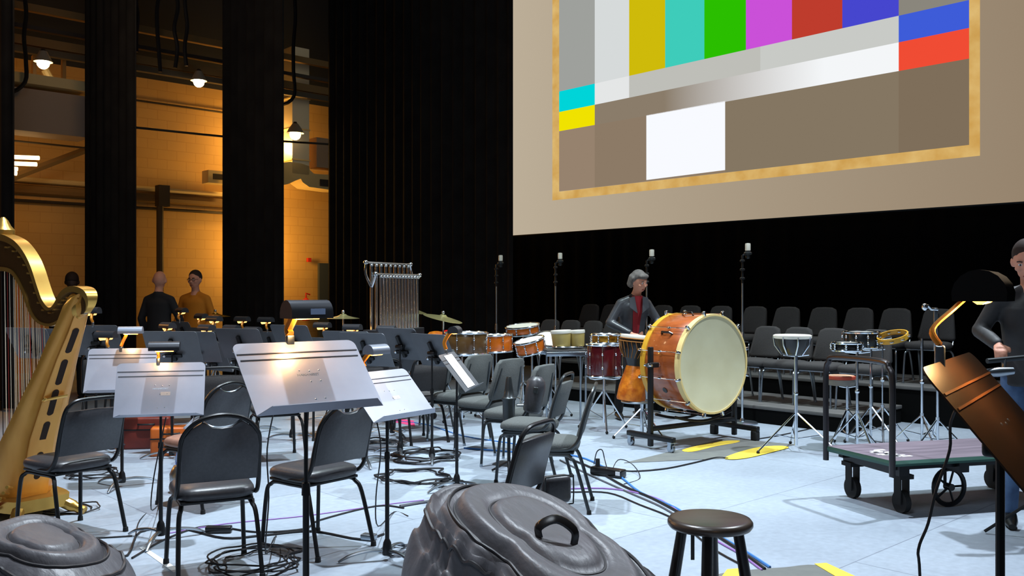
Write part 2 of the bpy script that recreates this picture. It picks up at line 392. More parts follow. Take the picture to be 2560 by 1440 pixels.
wthing('standpipe', v, 'pipe_dark', 'dark vertical pipe behind the bald man, with a black valve box', 'pipe')
mb = MB(); wbox(mb, 505, 428, 572, 465, .3, .3); o = wthing('wall_vent', mb, 'duct_warm', 'pale wall unit with a small dark grille, left of the middle leg', 'vent')
mb = MB(); wbox(mb, 532, 434, 556, 450, .62, .02); q = mb.build('grille', 'pipe_dark'); q.parent = o
# duct in third opening
duct = empty('air_duct', (0, 0, 0), 0, 'pale metal duct dropping behind the third gap and turning right', 'duct'); duct.matrix_world = WALLM
a = WL(716, 262, 1.0); b = WL(758, 440, 1.0); c = WL(880, 480, 1.0)
w_ = abs(b.x-a.x)
MB().box(((a.x+b.x)/2, a.y, (a.z+b.z)/2+.6), (w_, .5, a.z-b.z+1.2)).build('vertical_run', 'duct_metal', duct)
for zz in (.3, .95, 1.6): MB().box(((a.x+b.x)/2, a.y, b.z+zz), (w_+.04, .54, .03)).build('seam_band', 'duct_warm', duct)
z1_ = WL(760, 436, 1.0).z; z0_ = WL(760, 470, 1.0).z
out = catmull([(b.x-.9, z0_-.02, 0), (b.x-.5, z0_+.02, 0), (b.x-.2, z0_+.16, 0), (b.x, z0_, 0), (c.x, z0_, 0), (c.x, z1_, 0), (b.x+.12, z1_, 0), (b.x, z1_+.15, 0), (b.x-.45, z1_+.2, 0), (b.x-.9, z1_+.05, 0)], 2, True)
MB().prism([(p.x, p.y) for p in out], -.25, .25, M=XF((0, a.y, 0), rx=90)).build('elbow_run', 'duct_warm', duct)
gmb = MB(); wbox(gmb, 800, 448, 838, 468, 1.26, .02); gmb.build('grille', 'pipe_dark', duct)
mb = MB(); wbox(mb, 762, 350, 850, 432, .6, .5); wthing('unit_heater', mb, 'panel_tan', 'big brown boxed unit under the roof, right of the metal duct', 'heater')
mb = MB(); wbox(mb, 794, 658, 860, 900, .1, .08); o = wthing('service_door', mb, 'door_slate', 'slate grey door low in the third gap beside the wide drape', 'door')
mb = MB(); wbox(mb, 799, 760, 803, 772, .2, .04); q = mb.build('door_handle', 'chrome_dull'); q.parent = o
mb = MB(); a = WL(765, 700, .2); mb.lathe([(.02, .5), (.09, .44), (.09, 0), (.08, -.02)], 16, M=XF((a.x, a.y, a.z-.9))); mb.tube([(a.x, a.y, a.z-.4), (a.x, a.y, a.z-.3), (a.x+.1, a.y, a.z-.33)], .02, 8)
wthing('fire_extinguisher', mb, 'red_paint', 'red extinguisher on the yellow wall in the third gap', 'fire extinguisher')
mb = MB(); wbox(mb, 766, 645, 774, 655, .1, .08); wthing('alarm_box', mb, 'red_paint', 'tiny red call point on the wall in the third gap', 'alarm')
# left opening: tan box, beams, bracing
mb = MB(); wbox(mb, -60, 222, 195, 355, 1.6, .6); o = wthing('duct_box', mb, 'panel_tan', 'large pale boxed duct high in the leftmost gap', 'duct')
mb = MB(); wbox(mb, -60, 212, 200, 224, 1.65, .7); q = mb.build('flange', 'duct_warm'); q.parent = o
mb = MB(); a = WL(30, 445, .9); b = WL(240, 365, .9); mb.tube([a, b], .07, 6); wthing('brace', mb, 'beam_yellow', 'slanting yellow lit brace under the boxed duct', 'beam')
mb = MB(); wbox(mb, -60, 345, 230, 372, 1.3, .12); wthing('steel_beam', mb, 'truss', 'dark steel beam below the boxed duct in the leftmost gap', 'beam')
mb = MB(); a = WL(112, 175, 1.4); b = WL(140, 225, 1.4); mb.tube([a, b], .07, 10); wthing('flex_hose', mb, 'duct_warm', 'short pale hose slanting under the upper left backstage bulb', 'hose')
for k, (x0_, lab) in enumerate(((78, 'lit roof post left of the short pale hose'), (152, 'lit roof post right of the short pale hose'))):
    mb = MB(); wbox(mb, x0_, 140, x0_+9, 222, 1.2, .1); wthing('roof_post', mb, 'beam_yellow', lab, 'beam')
for k, (y0, y1, mm, lab) in enumerate(((8, 26, 'beam_yellow', 'highest roof beam crossing the backstage gaps'), (62, 72, 'pipe_dark', 'thin dark roof beam under the highest one'), (90, 112, 'beam_yellow', 'yellow roof purlin above the backstage bulbs'), (116, 132, 'truss', 'dark roof girder just above the backstage bulbs'))):
    a = WL(60, y0, 1.5); b = WL(60, y1, 1.5)
    wthing('roof_beam', MB().box((2, a.y, (a.z+b.z)/2), (24, .12, abs(a.z-b.z))), mm, lab, 'beam')
for px, py0, py1, lab in ((64, -80, 205, 'loose black cable hanging in the leftmost gap'), (345, -80, 130, 'first black cable hanging in the middle gap, at its left'), (396, -80, 180, 'second black cable in the middle gap'), (440, -80, 170, 'third black cable in the middle gap'), (465, -80, 165, 'fourth black cable, nearest above the bright bulb'), (738, -80, 240, 'black cable hanging with a loop in the third gap')):
    p = [onplane_t(px+random.uniform(-5, 5)*(k > 0), py0+(py1-py0)*k/5, TW+2.7) for k in range(6)]
    if px in (64, 738): p.append(p[-1]+Vector((-.25, 0, -.15))); p.append(p[-1]+Vector((-.1, 0, .35)))
    tag(MB().tube(catmull(p, 4), .035, 6).build('hanging_cable', 'cable_black'), lab, 'cable')
# lights that show
def bulb(px, py, off, r, m, label, cage=True):
    p = onplane_t(px, py, TW+off); root = empty('work_light', p, 0, label, 'lamp')
    MB().ball((0, 0, 0), r).build('glowing_bulb', m, root)
    MB().lathe([(.03, r+.14), (.05, r+.1), (.06, r*.6)], 12).build('socket', 'pipe_dark', root)
    MB().lathe([(r*1.5, r*.2), (r*1.1, r*1.0), (.06, r+.1)], 16, caps=False).build('reflector', 'duct_metal', root)
    return p
emat('bulb_hot', (255, 226, 180), 14); emat('bulb_mid', (255, 214, 150), 6)
bulb(497, 205, 2.0, .10, 'bulb_hot', 'brightest bare work light in the middle backstage gap')
bulb(108, 158, 1.9, .10, 'bulb_hot', 'work light up in the leftmost gap above the pale box')
bulb(738, 336, 1.55, .12, 'bulb_mid', 'yellow wall lamp in front of the metal duct')
for x, y, w, lab in ((20, 392, 78, 'uppermost of the stacked fluorescent tubes at the far left'), (20, 408, 72, 'second of the stacked fluorescent tubes at the far left'), (20, 420, 24, 'short third fluorescent tube from the top at the far left'), (20, 431, 22, 'lowest short fluorescent tube at the far left')):
    p = onplane_t(x, y, TW+1.5); q = onplane_t(x+w, y+3, TW+1.5)
    tag(MB().tube([p, q], .035, 8).build('fluorescent_tube', 'bulb_mid'), lab, 'lamp', 'fluorescent tubes in the leftmost gap')
# ---------------------------------------------------------------- risers
def riser(D0, D1, t0, t1, z0, z1, label):
    r = empty('choir_riser', PN(D0, t0), 0, label, 'riser'); r.matrix_world = frame_to(PN(D0, t0), EV, NV, (0, 0, 1))
    L = t1-t0; Wd = D1-D0
    MB().box((L/2, Wd/2, z1-.02), (L, Wd, .04), bv=.006).build('platform_top', 'riser_top', r)
    MB().box((L/2, Wd/2, (z1-.04)/2+.001), (L-.02, Wd-.02, z1-.04)).build('skirt', 'riser_side', r)
riser(9.22, 10.48, -9.75, -4.72, 0, .2, 'low black skirted riser, front step of the choir platforms')
riser(10.5, 12.0, -10.4, -2.2, 0, .42, 'higher black skirted riser, rear step under the back chairs')
mat('pale_blue', (150, 170, 205), .6)
# ---------------------------------------------------------------- chairs (front = -Y)
def seat_pad(w, d, z0, z1, crown=.015):
    rings = []
    out = []
    for k in range(28):
        a = 2*PI*k/28; ca, sa = math.cos(a), math.sin(a); e = .42
        out.append((math.copysign(abs(ca)**e, ca), math.copysign(abs(sa)**e, sa)))
    for s, z in ((.90, z0), (.985, z0+.008), (1, z0+.02), (1, z1-.03), (.985, z1-.015), (.93, z1-.003), (.8, z1+crown*.5), (.5, z1+crown), (.02, z1+crown*1.15)):
        rings.append([(x*w/2*s*(1-.05*(y > 0)*y), y*d/2*s, z) for x, y in out])
    return MB().loft(rings)
def banquet_chair(style, vin, frm, label, loc, rz, group=None, seatmat=None):
    """style slot: arched back with a hand slot; loop: flat-topped panel inside an open tube loop"""
    t = empty('stacking_chair', loc, rz, label, 'chair', group)
    seat_pad(.42, .42, .415, .475).build('seat', seatmat or vin, t, smooth=60)
    MB().box((0, 0, .405), (.37, .36, .018), bv=.005).build('seat_frame', frm, t)
    r = .0125
    for s in (-1, 1):
        # one bent tube each side, cut at its middle: front leg and rear leg
        x = s*.175
        fl = catmull([(x, 0, .39), (x, -.12, .39), (x*1.03, -.165, .375), (x*1.12, -.19, .32), (x*1.2, -.215, .012)], 5)
        rl = catmull([(x, 0, .39), (x, .12, .39), (x*1.03, .16, .375), (x*1.12, .2, .31), (x*1.2, .285, .012)], 5)
        for pp in (fl, rl):
            l = MB().tube(pp, r, 8).build('leg', frm, t); e = pp[-1]
            MB().cyl((e.x, e.y, 0), (e.x, e.y, .028), .017, .015, 10).build('leg_tip', 'rubber', l)
    def back(s, z):      # side tube position at height z
        k = (z-.44)/.42; return Vector((s*(.205-.012*k), .20+.10*k+.02*k*k, z))
    side = lambda s: [Vector((s*.19, -.05, .425)), Vector((s*.2, .09, .428)), Vector((s*.205, .16, .44)), back(s, .50), back(s, .6), back(s, .70)]
    if style == 'slot': arch = [(.19, .76), (.155, .815), (.095, .855), (0, .872)]
    else: arch = [(.192, .78), (.172, .825), (.12, .853), (0, .858)]
    R_ = [Vector((x, back(1, z).y, z)) for x, z in arch]
    Lp = [Vector((-v.x, v.y, v.z)) for v in reversed(R_[:-1])]
    pts = side(1)+R_+Lp+list(reversed([Vector((p.x, p.y, p.z)) for p in side(-1)]))
    MB().tube(catmull(pts, 5), .0125, 8).build('back_frame', frm, t)
    if style == 'slot':
        o = [(-.195, .52), (.195, .52), (.193, .70), (.182, .76), (.150, .805), (.10, .838), (.085, .832), (.05, .812), (0, .806), (-.05, .812), (-.085, .832), (-.10, .838), (-.150, .805), (-.182, .76), (-.193, .70)]
    else:
        o = [(-.195, .52), (.195, .52), (.193, .70), (.19, .775), (.182, .788), (0, .794), (-.182, .788), (-.19, .775), (-.193, .70)]
    n = len(o); rings = []
    for dy, sc_ in ((-.022, .95), (-.014, 1), (.012, 1), (.016, .97)):
        rings.append([(x*sc_, back(1, z).y+dy, .66+(z-.66)*sc_) for x, z in o])
    MB().loft(rings).build('backrest', vin, t, smooth=50)
    if style == 'slot':
        tr = [Vector((x, back(1, z).y-.002, z)) for x, z in ((-.095, .843), (-.085, .834), (-.05, .813), (0, .806), (.05, .813), (.085, .834), (.095, .843))]
        MB().tube(catmull(tr, 3), .007, 6).build('hand_slot_trim', 'chrome_dull', t)
    return t
def padded_chair(label, loc, rz, group=None, top_w=.36, fab='fabric_grey', frm='dark_steel', cr=.07):
    """fabric chair with a plain padded back"""
    t = empty('orchestra_chair', loc, rz, label, 'chair', group)
    seat_pad(.46, .44, .415, .485).build('seat', fab, t, smooth=60)
    MB().box((0, 0, .405), (.38, .36, .018), bv=.005).build('seat_frame', frm, t)
    for s in (-1, 1):
        x = s*.185
        fl = catmull([(x, 0, .39), (x, -.12, .39), (x*1.03, -.165, .375), (x*1.1, -.19, .32), (x*1.15, -.21, .012)], 4)
        rl = catmull([(x, 0, .39), (x, .12, .39), (x*1.03, .16, .375), (x*1.1, .2, .31), (x*1.15, .27, .012)], 4)
        for pp in (fl, rl):
            l = MB().tube(pp, .0115, 8).build('leg', frm, t); e = pp[-1]
            MB().cyl((e.x, e.y, 0), (e.x, e.y, .025), .015, .014, 8).build('leg_tip', 'chrome_dull', l)
    bw = .22; tw = top_w/2; out = []
    zb_, zt_ = .50, .88
    o = [(-bw+.02, zb_), (bw-.02, zb_), (bw, zb_+.03), (tw+.005, zt_-cr), (tw-.012, zt_-.03), (tw-cr, zt_-.004), (0, zt_), (-tw+cr, zt_-.004), (-tw+.012, zt_-.03), (-tw-.005, zt_-cr), (-bw, zb_+.03)]
    yb = lambda z: .195+.24*(z-.44)
    rings = []
    for dy, s_ in ((-.035, .86), (-.03, .95), (-.016, 1), (.012, 1), (.02, .95)):
        rings.append([(x*s_, yb(z)+dy, .69+(z-.69)*s_) for x, z in o])
    MB().loft(rings).build('backrest', fab, t, smooth=60)
    for s in (-1, 1):
        pts = [(s*.19, -.02, .425), (s*.2, .12, .428), (s*.2, .18, .455), (s*.185, yb(.6)+.02, .6), (s*.15, yb(.8)+.015, .8)]
        MB().tube(catmull(pts, 4), .0115, 8).build('back_post', frm, t)
    return t
# near chairs
banquet_chair('slot', 'black_vinyl', 'black_steel', 'arched-back black chair with hand slot, back to us, nearest in the left half', W(530, 4.98), 207)
banquet_chair('slot', 'black_vinyl', 'black_steel', 'arched-back black chair under the biggest tilted music desk', W(785, 5.45), 232)
banquet_chair('loop', 'black_vinyl', 'black_steel', 'black chair with open tube loop beside the golden harp', W(170, 5.75), 236)
banquet_chair('slot', 'black_vinyl', 'black_steel', 'chair with a brownish seat behind the arched-back chair nearest us', W(505, 6.55), 236, seatmat='brown_vinyl')
banquet_chair('loop', 'black_vinyl', 'black_steel', 'dark loop-topped chair standing right behind the large soft bag', W(1210, 4.66), 243)
# row of chairs receding from the middle
for k, (px, d, rz, lab, f) in enumerate((
    (1375, 6.45, 262, 'nearest chair of the middle row, its black back seen edge-on', 'L'),
    (1325, 7.35, 252, 'second nearest chair of the middle row, grey seat with wire rim', 'L'),
    (1285, 8.0, 244, 'middle row chair that carries the black case and a dark horn', 'P'),
    (1215, 8.75, 234, 'middle row chair with square grey back, left of the one with the black case', 'P'),
    (1142, 9.3, 234, 'farthest square-backed grey chair of the middle row', 'P'),
    (1055, 10.05, 236, 'grey chair half hidden behind the slanted edge-on music stand', 'P'))):
    if f == 'L': banquet_chair('loop', 'fabric_grey', 'dark_steel', lab, W(px, d), rz, 'row of chairs in mid stage')
    else: padded_chair(lab, W(px, d), rz, 'row of chairs in mid stage', top_w=.40, cr=.04)
# chairs among the distant stands
for px, d, rz, lab in ((548, 8.1, 200, 'dark chair among the far stands, behind the brown-seated chair'), (318, 10.6, 195, 'dark chair in front of the right edge of the harp side leg'),
                       (690, 8.3, 205, 'dark chair hidden behind the top of the biggest desk'), (825, 9.6, 200, 'dark chair behind the right corner of the biggest desk'),
                       (932, 9.0, 205, 'dark chair left of the tubular bells'), (455, 10.5, 200, 'dark chair below the bald man in black'), (262, 10.0, 200, 'dark chair between the harp and the left pale desk'),
                       (1040, 9.3, 215, 'dark chair in front of the tubular bells')):
    banquet_chair('loop', 'fabric_black', 'black_steel', lab, W(px, d), rz, 'dark chairs among the far stands')
# choir chairs on the risers, facing -NV
AR = math.degrees(math.atan2(-NV.x, NV.y))  # yaw so that -Y -> -NV
def rchair(px, D, z, lab, grp):
    p = onplane(px, HY, NV, D); return padded_chair(lab, (p.x, p.y, z), AR+random.uniform(-3, 3), grp, top_w=.34, fab='fabric_black', frm='chrome_dull')
back_labs = ['leftmost chair of the back riser row', 'back riser chair just left of the woman in the leather jacket', 'back riser chair hidden partly by the woman', 'back riser chair over the left rim of the bass drum', 'back riser chair over the top of the bass drum',
             'back riser chair behind the fourth microphone', 'back riser chair first to the right of the fourth microphone stand', 'back riser chair above the skin-topped conga', 'back riser chair above the small snare drums', 'back riser chair above the tambourine', 'rightmost chair of the back riser row, behind the chrome post']
for px, lab in zip((1448, 1500, 1628, 1698, 1775, 1860, 1943, 2034, 2122, 2216, 2322), back_labs): rchair(px, 11.0, .42, lab, 'choir chairs in the back riser row')
front_labs = ['leftmost chair of the front riser row', 'front riser chair cut by the second microphone pole', 'front riser chair behind the white-topped small drums', 'front riser chair behind the burgundy drum', 'front riser chair hugging the right rim of the bass drum',
              'front riser chair behind the skin-topped conga', 'front riser chair between conga and snare drums', 'rightmost chair of the front riser row, behind the snare drums']
for px, lab in zip((1345, 1396, 1450, 1506, 1886, 1966, 2054, 2158), front_labs): rchair(px, 9.75, .2, lab, 'choir chairs in the front riser row')
# ---------------------------------------------------------------- music stands (front = -Y)
def text_mesh(body, size, name='lettering', m='chrome_dull', parent=None, ext=.0006):
    cu = bpy.data.curves.new(name, 'FONT'); cu.body = body; cu.size = size; cu.extrude = ext; cu.align_x = 'CENTER'
    to = bpy.data.objects.new(name+'_tmp', cu); COL.objects.link(to); dg = bpy.context.evaluated_depsgraph_get()
    me = bpy.data.meshes.new_from_object(to.evaluated_get(dg)); bpy.data.objects.remove(to)
    me.materials.clear(); me.materials.append(MATS[m]); o = bpy.data.objects.new(name, me); COL.objects.link(o)
    if parent: o.parent = parent
    return o
def music_stand(loc, rz, zc, tilt, label, group=None, dm='stand_desk_lit', w=.508, h=.335, text=False, sticker=False, yaw_base=20, lip=.05, detail=True, ridge='hood'):
    """zc height of the desk centre; tilt from horizontal"""
    t = empty('music_stand', loc, rz, label, 'music stand', group)
    c, s = math.cos(R(tilt)), math.sin(R(tilt))
    cen = Vector((0, -.02, zc)); X = Vector((1, 0, 0)); U = Vector((0, c, s)); N = Vector((0, -s, c))
    M = frame_to(cen, X, U, N)
    out = []
    for (qx, qy, a0) in ((1, 1, 0), (-1, 1, 90)):
        for k in range(6):
            a = R(a0+90*k/5); out.append((qx*(w/2-.03)+.03*math.cos(a), h/2-.03+.03*math.sin(a)))
    out += [(-w/2, -h/2), (w/2, -h/2)]
    desk = MB(); desk.prism(out, -.0015, .0015, M=M)
    # shelf standing off the lower edge, with cut ends
    lp = [(-w/2+.0, -h/2, 0), (w/2-.0, -h/2, 0), (w/2-.045, -h/2, lip), (-w/2+.045, -h/2, lip)]
    desk.add([(x, y, z) for x, y, z in lp]+[(x, y-.003, z) for x, y, z in lp], [(0, 1, 2, 3), (7, 6, 5, 4), (0, 4, 5, 1), (1, 5, 6, 2), (2, 6, 7, 3), (3, 7, 4, 0)], M)
    dk = desk.build('desk', dm, t, smooth=0)
    if detail:
        for k, y in enumerate((h/2-.055, h/2-.085)):
            o = MB().box((0, y, .0022), (w-.012*(1+k), .0045, .003), M=M).build('ridge', dm if ridge is None else ridge, dk)
        for x, y in ((.01, .02), (.05, .022), (-.03, .024), (.04, -.03), (.0, -.032), (.03, -.115), (-.01, -.117)):
            o = MB().ball((x, y, .0015), (.0035, .0035, .002), 8, 5, M=M).build('rivet', 'chrome_dull', dk)
        if text:
            o = text_mesh('MANHASSET', .016, parent=dk); o.matrix_local = M @ Matrix.Translation((0, -.003, .0018))
        if sticker:
            MB().box((.03, -.03, .002), (.055, .022, .001), M=M).build('paper_sticker', 'white_paper', dk)
    if not detail:
        bk = MB(); bk.box((0, -.02, -.016), (.035, .22, .026), M=M); bk.box((0, -.07, -.03), (.16, .03, .02), M=M); b_ = bk.build('back_bracket', 'black_steel', t)
        MB().ball((.085, -.07, -.035), (.016, .016, .016), 10, 6, M=M).build('tilt_knob', 'chrome', b_)
    ph = zc-.03
    MB().tube([(0, 0, ph-.02), (0, 0, .62*ph)], .008, 10).build('upper_tube', 'black_steel', t)
    MB().tube([(0, 0, .66*ph), (0, 0, .06)], .0125, 12).build('pole', 'black_steel', t)
    MB().cyl((0, 0, .63*ph), (0, 0, .67*ph), .017, .015, 12).build('collar', 'black_steel', t)
    hb = MB(); hb.box((0, .0, ph+.005), (.09, .05, .03), bv=.008); hb.tube([(-.05, 0, ph+.01), (.05, 0, ph+.01)], .012, 10); hb.build('tilt_head', 'black_steel', t)
    MB().lathe([(.012, .12), (.022, .10), (.03, .05), (.026, .03)], 14).build('base_hub', 'black_steel', t)
    for k in range(3):
        a = R(yaw_base+120*k); u = Vector((math.cos(a), math.sin(a), 0))
        MB().tube(catmull([u*.02+Vector((0, 0, .055)), u*.1+Vector((0, 0, .058)), u*.2+Vector((0, 0, .04)), u*.27+Vector((0, 0, .008))], 4), [.013]*10+[.011, .010, .008], 8, flat=.7).build('foot', 'chrome_dull', t)
    W_ = Matrix.Translation(Vector(loc)) @ Matrix.Rotation(R(rz), 4, 'Z') @ M
    return t, W_
def stand_lamp(Mw, x, label, group='clip-on music stand lamps', armlen=.17, lean=0., hw=.17, glow='warm_glow', hood='hood', power=0., h=.335, arm='lamplit_arm', arm_r=.010, rr=.043, sticker=False, glow_r=.016, gl=.3):
    """Mw desk frame (x along the desk, y up the desk, z normal); the lamp is clipped on the top edge"""
    org = Mw @ Vector((x, h/2, 0)); xa = (Mw.to_3x3() @ Vector((1, 0, 0))).normalized(); up = Vector((0, 0, 1)); fr = up.cross(xa).normalized()*-1   # horizontal, towards the player
    if (Mw.to_3x3() @ Vector((0, 0, 1))).dot(fr) < 0: fr = -fr
    r = empty('clip_lamp', org, 0, label, 'lamp', group); r.matrix_world = frame_to(org, xa, -fr, up) if xa.cross(-fr).dot(up) > 0 else frame_to(org, -xa, -fr, up)
    MB().box((0, 0, .005), (2.2*arm_r, .018, .05), bv=.005).build('clip', 'chrome_dull', r)
    top = Vector((lean, -.035, armlen))
    a = MB().tube(catmull([(0, 0, .03), (lean*.3, .015, armlen*.5), top+Vector((0, .02, -.02)), top], 5), arm_r, 8, flat=1.5); a.build('arm', arm, r)
    # half-cylinder hood, long axis along x, opening down / towards the page
    out = []
    for k in range(11): an = R(-15+210*k/10); out.append((math.cos(an)*rr, math.sin(an)*rr))
    for k in range(10, -1, -1): an = R(-15+210*k/10); out.append((math.cos(an)*(rr-.004), math.sin(an)*(rr-.004)))
    cx, cz = -.06, armlen+.005
    mb = MB(); M2 = Matrix.Translation((lean+hw*.25, cx, cz)) @ Matrix(((0, 0, 1, 0), (1, 0, 0, 0), (0, 1, 0, 0), (0, 0, 0, 1)))
    mb.prism(out, -hw/2, hw/2, M=M2)
    cap = [(math.cos(R(-15+210*k/10))*rr, math.sin(R(-15+210*k/10))*rr) for k in range(11)]
    mb.prism(cap, -hw/2-.003, -hw/2, M=M2); mb.prism(cap, hw/2, hw/2+.003, M=M2)
    mb.build('lamp_hood', hood, r, smooth=40)
    if sticker: MB().box((lean+hw*.25+.02, cx-rr-.001, cz+.012), (.06, .003, .022)).build('label_sticker', 'pale_blue', r)
    b = MB().tube([(lean+hw*.25-hw*gl, cx, cz-.004), (lean+hw*.25+hw*gl, cx, cz-.004-(glow_r-.016))], glow_r, 10).build('bulb', glow, r)
    if power:
        l = bpy.data.lights.new('bulb_light', 'POINT'); l.energy = power; l.color = (1, .6, .25); l.shadow_soft_size = .02
        o = bpy.data.objects.new('bulb_light', l); COL.objects.link(o); o.parent = r; o.location = (lean+hw*.1, cx-.012, cz-.035)
    return r
st, M1 = music_stand(W(765, 3.5), 38, 1.185, 45, 'biggest pale-lit music stand with sloping desk, nearest in the left half', text=True, h=.34)
stand_lamp(M1, -.02, 'large black hooded lamp on an amber-lit arm above the biggest desk', hw=.165, armlen=.105, lean=.0, power=2.5, arm_r=.015, rr=.056, sticker=True)
st, M2 = music_stand(W(402, 5.56), 14, .915, 66, 'pale-lit desk with a white sticker, left of the biggest one', sticker=True, text=True)
stand_lamp(M2, -.02, 'clip lamp with long black hood above the stickered left desk', hw=.17, armlen=.085, lean=.0, power=1.5)
st, M3 = music_stand(W(305, 7.1), 12, .90, 60, 'white-looking desk behind the stickered one, right of the harp', h=.37)
stand_lamp(M3, -.02, 'pale hooded lamp on a golden-lit arm above the leftmost pale desk', hw=.17, armlen=.14, lean=.04, power=1.5, hood='hood_silver')
st, M4 = music_stand(W(968, 5.15), 55, .93, 46, 'pale-lit stickered desk tucked behind the right end of the biggest desk', sticker=True)
stand_lamp(M4, -.08, 'silver hooded lamp on an orange-lit arm right of the biggest desk', hw=.13, armlen=.11, lean=.0, power=1., hood='hood_silver')
st, M5 = music_stand(W(1142, 7.0), 80, .90, 52, 'black music stand seen edge-on in front of the middle row', dm='stand_desk_dark')
stand_lamp(M5, 0, 'black lamp on an orange-lit arm over the edge-on stand', hw=.14, armlen=.16, power=.6)
o = tag(MB().prism([(-.13, -.15), (.11, -.15), (.11, .15), (-.13, .15)], .004, .006).build('sheet_music', 'white_paper'), 'white pages on the edge-on black stand', 'sheet music'); o.matrix_world = M5
# right foreground stand
st, M6 = music_stand(Vector((.882, 1.662, 0)), 55.1, 1.2455, 50.6, 'dark bronze-looking desk at the right edge, lit orange by its lamp', dm=mat('lamplit_desk', (84, 62, 48), .36, .5, c2=(38, 32, 30), scale=2, detail=8, stretch=(1, .4, 1)), w=.508, h=.335, ridge=mat('lamplit_ridge', (140, 92, 56), .4, .4))  # black desk; the lamp's orange light is put into desk and ridge colours
stand_lamp(M6, -.08, 'tall lamp with amber-lit arm rising over the dark desk at the right edge', hw=.11, armlen=.115, lean=.05, power=4, glow='warm_glow', hood='black_gloss', arm_r=.0045, rr=.045, gl=.44, glow_r=.014)  # bulb stretched across the hood, standing in for its lit inner rim
# distant stands, backs towards us, with lamps
far = [(453, 784, 11.7, 'far hooded lamp left of the man in the mustard sweater'), (499, 799, 11.3, 'far lamp glowing below the mustard sweater'), (412, 824, 9.6, 'glowing lamp in front of the bald man in black'),
       (518, 830, 9.4, 'brightest far lamp, low between the pale desks'), (533, 806, 10.6, 'small far lamp under the gold cymbal'), (574, 830, 9.9, 'far lamp just above the left corner of the biggest desk'),
       (634, 835, 9.8, 'far lamp above the left half of the biggest desk'), (603, 806, 11.6, 'far lamp left of a twin, high behind the biggest desk'), (659, 808, 11.4, 'far lamp right of its twin, high behind the biggest desk'),
       (809, 822, 10.6, 'far lamp with bright arm left of the pale yellow cymbal stand'), (882, 828, 9.8, 'far lamp right below the pale yellow cymbal'), (975, 832, 9.6, 'far lamp in front of the tubular bells'),
       (270, 848, 8.6, 'small lamp glowing between the harp and the pale lamp hood'), (226, 787, 9.0, 'grey dome lamp touching the harp shoulder')]
for k, (px, py, d, lab) in enumerate(far):
    z = CZ-(py-HY)/FPX*d-.12
    _, Mw = music_stand(W(px+6+(k*37) % 11, d), 134+((k*53) % 50), z-.13, 64, lab.replace('lamp', 'music stand', 1).replace('glowing music stand', 'dark music stand under the glowing lamp').replace('brightest far music stand', 'dark stand below the brightest far lamp'), 'dark stands across the orchestra', dm='stand_desk_dark', detail=False)
    r = stand_lamp(Mw, 0, lab, hw=.19, armlen=.12, lean=.02, power=.0, rr=.05, glow_r=.026)
# extra bare stand backs in the crowd
for k, (px, d, rz, lab) in enumerate(((480, 8.7, 172, 'dark stand back left of the far chair with the round hand slot'), (600, 8.9, 160, 'dark stand back hidden by the left edge of the biggest desk'), (730, 9.3, 150, 'dark stand back under the biggest lamp hood'),
                                    (870, 8.8, 160, 'dark stand back right of the biggest desk corner'), (912, 8.0, 150, 'dark stand back behind the silver hooded lamp'), (1000, 8.5, 140, 'dark stand back under the tubular bells'), (1080, 8.2, 135, 'dark stand back left of the edge-on stand'),
                                    (430, 8.3, 175, 'stand with a lit top edge behind the stickered desk'), (75, 8.6, 160, 'dark stand seen through the harp strings, at their left'), (130, 9.4, 175, 'dark stand seen through the harp strings, at their right'))):
    music_stand(W(px, d), rz, .98+.02*(k % 3), 62, lab, 'dark stands across the orchestra', dm='stand_desk_dark', detail=False)
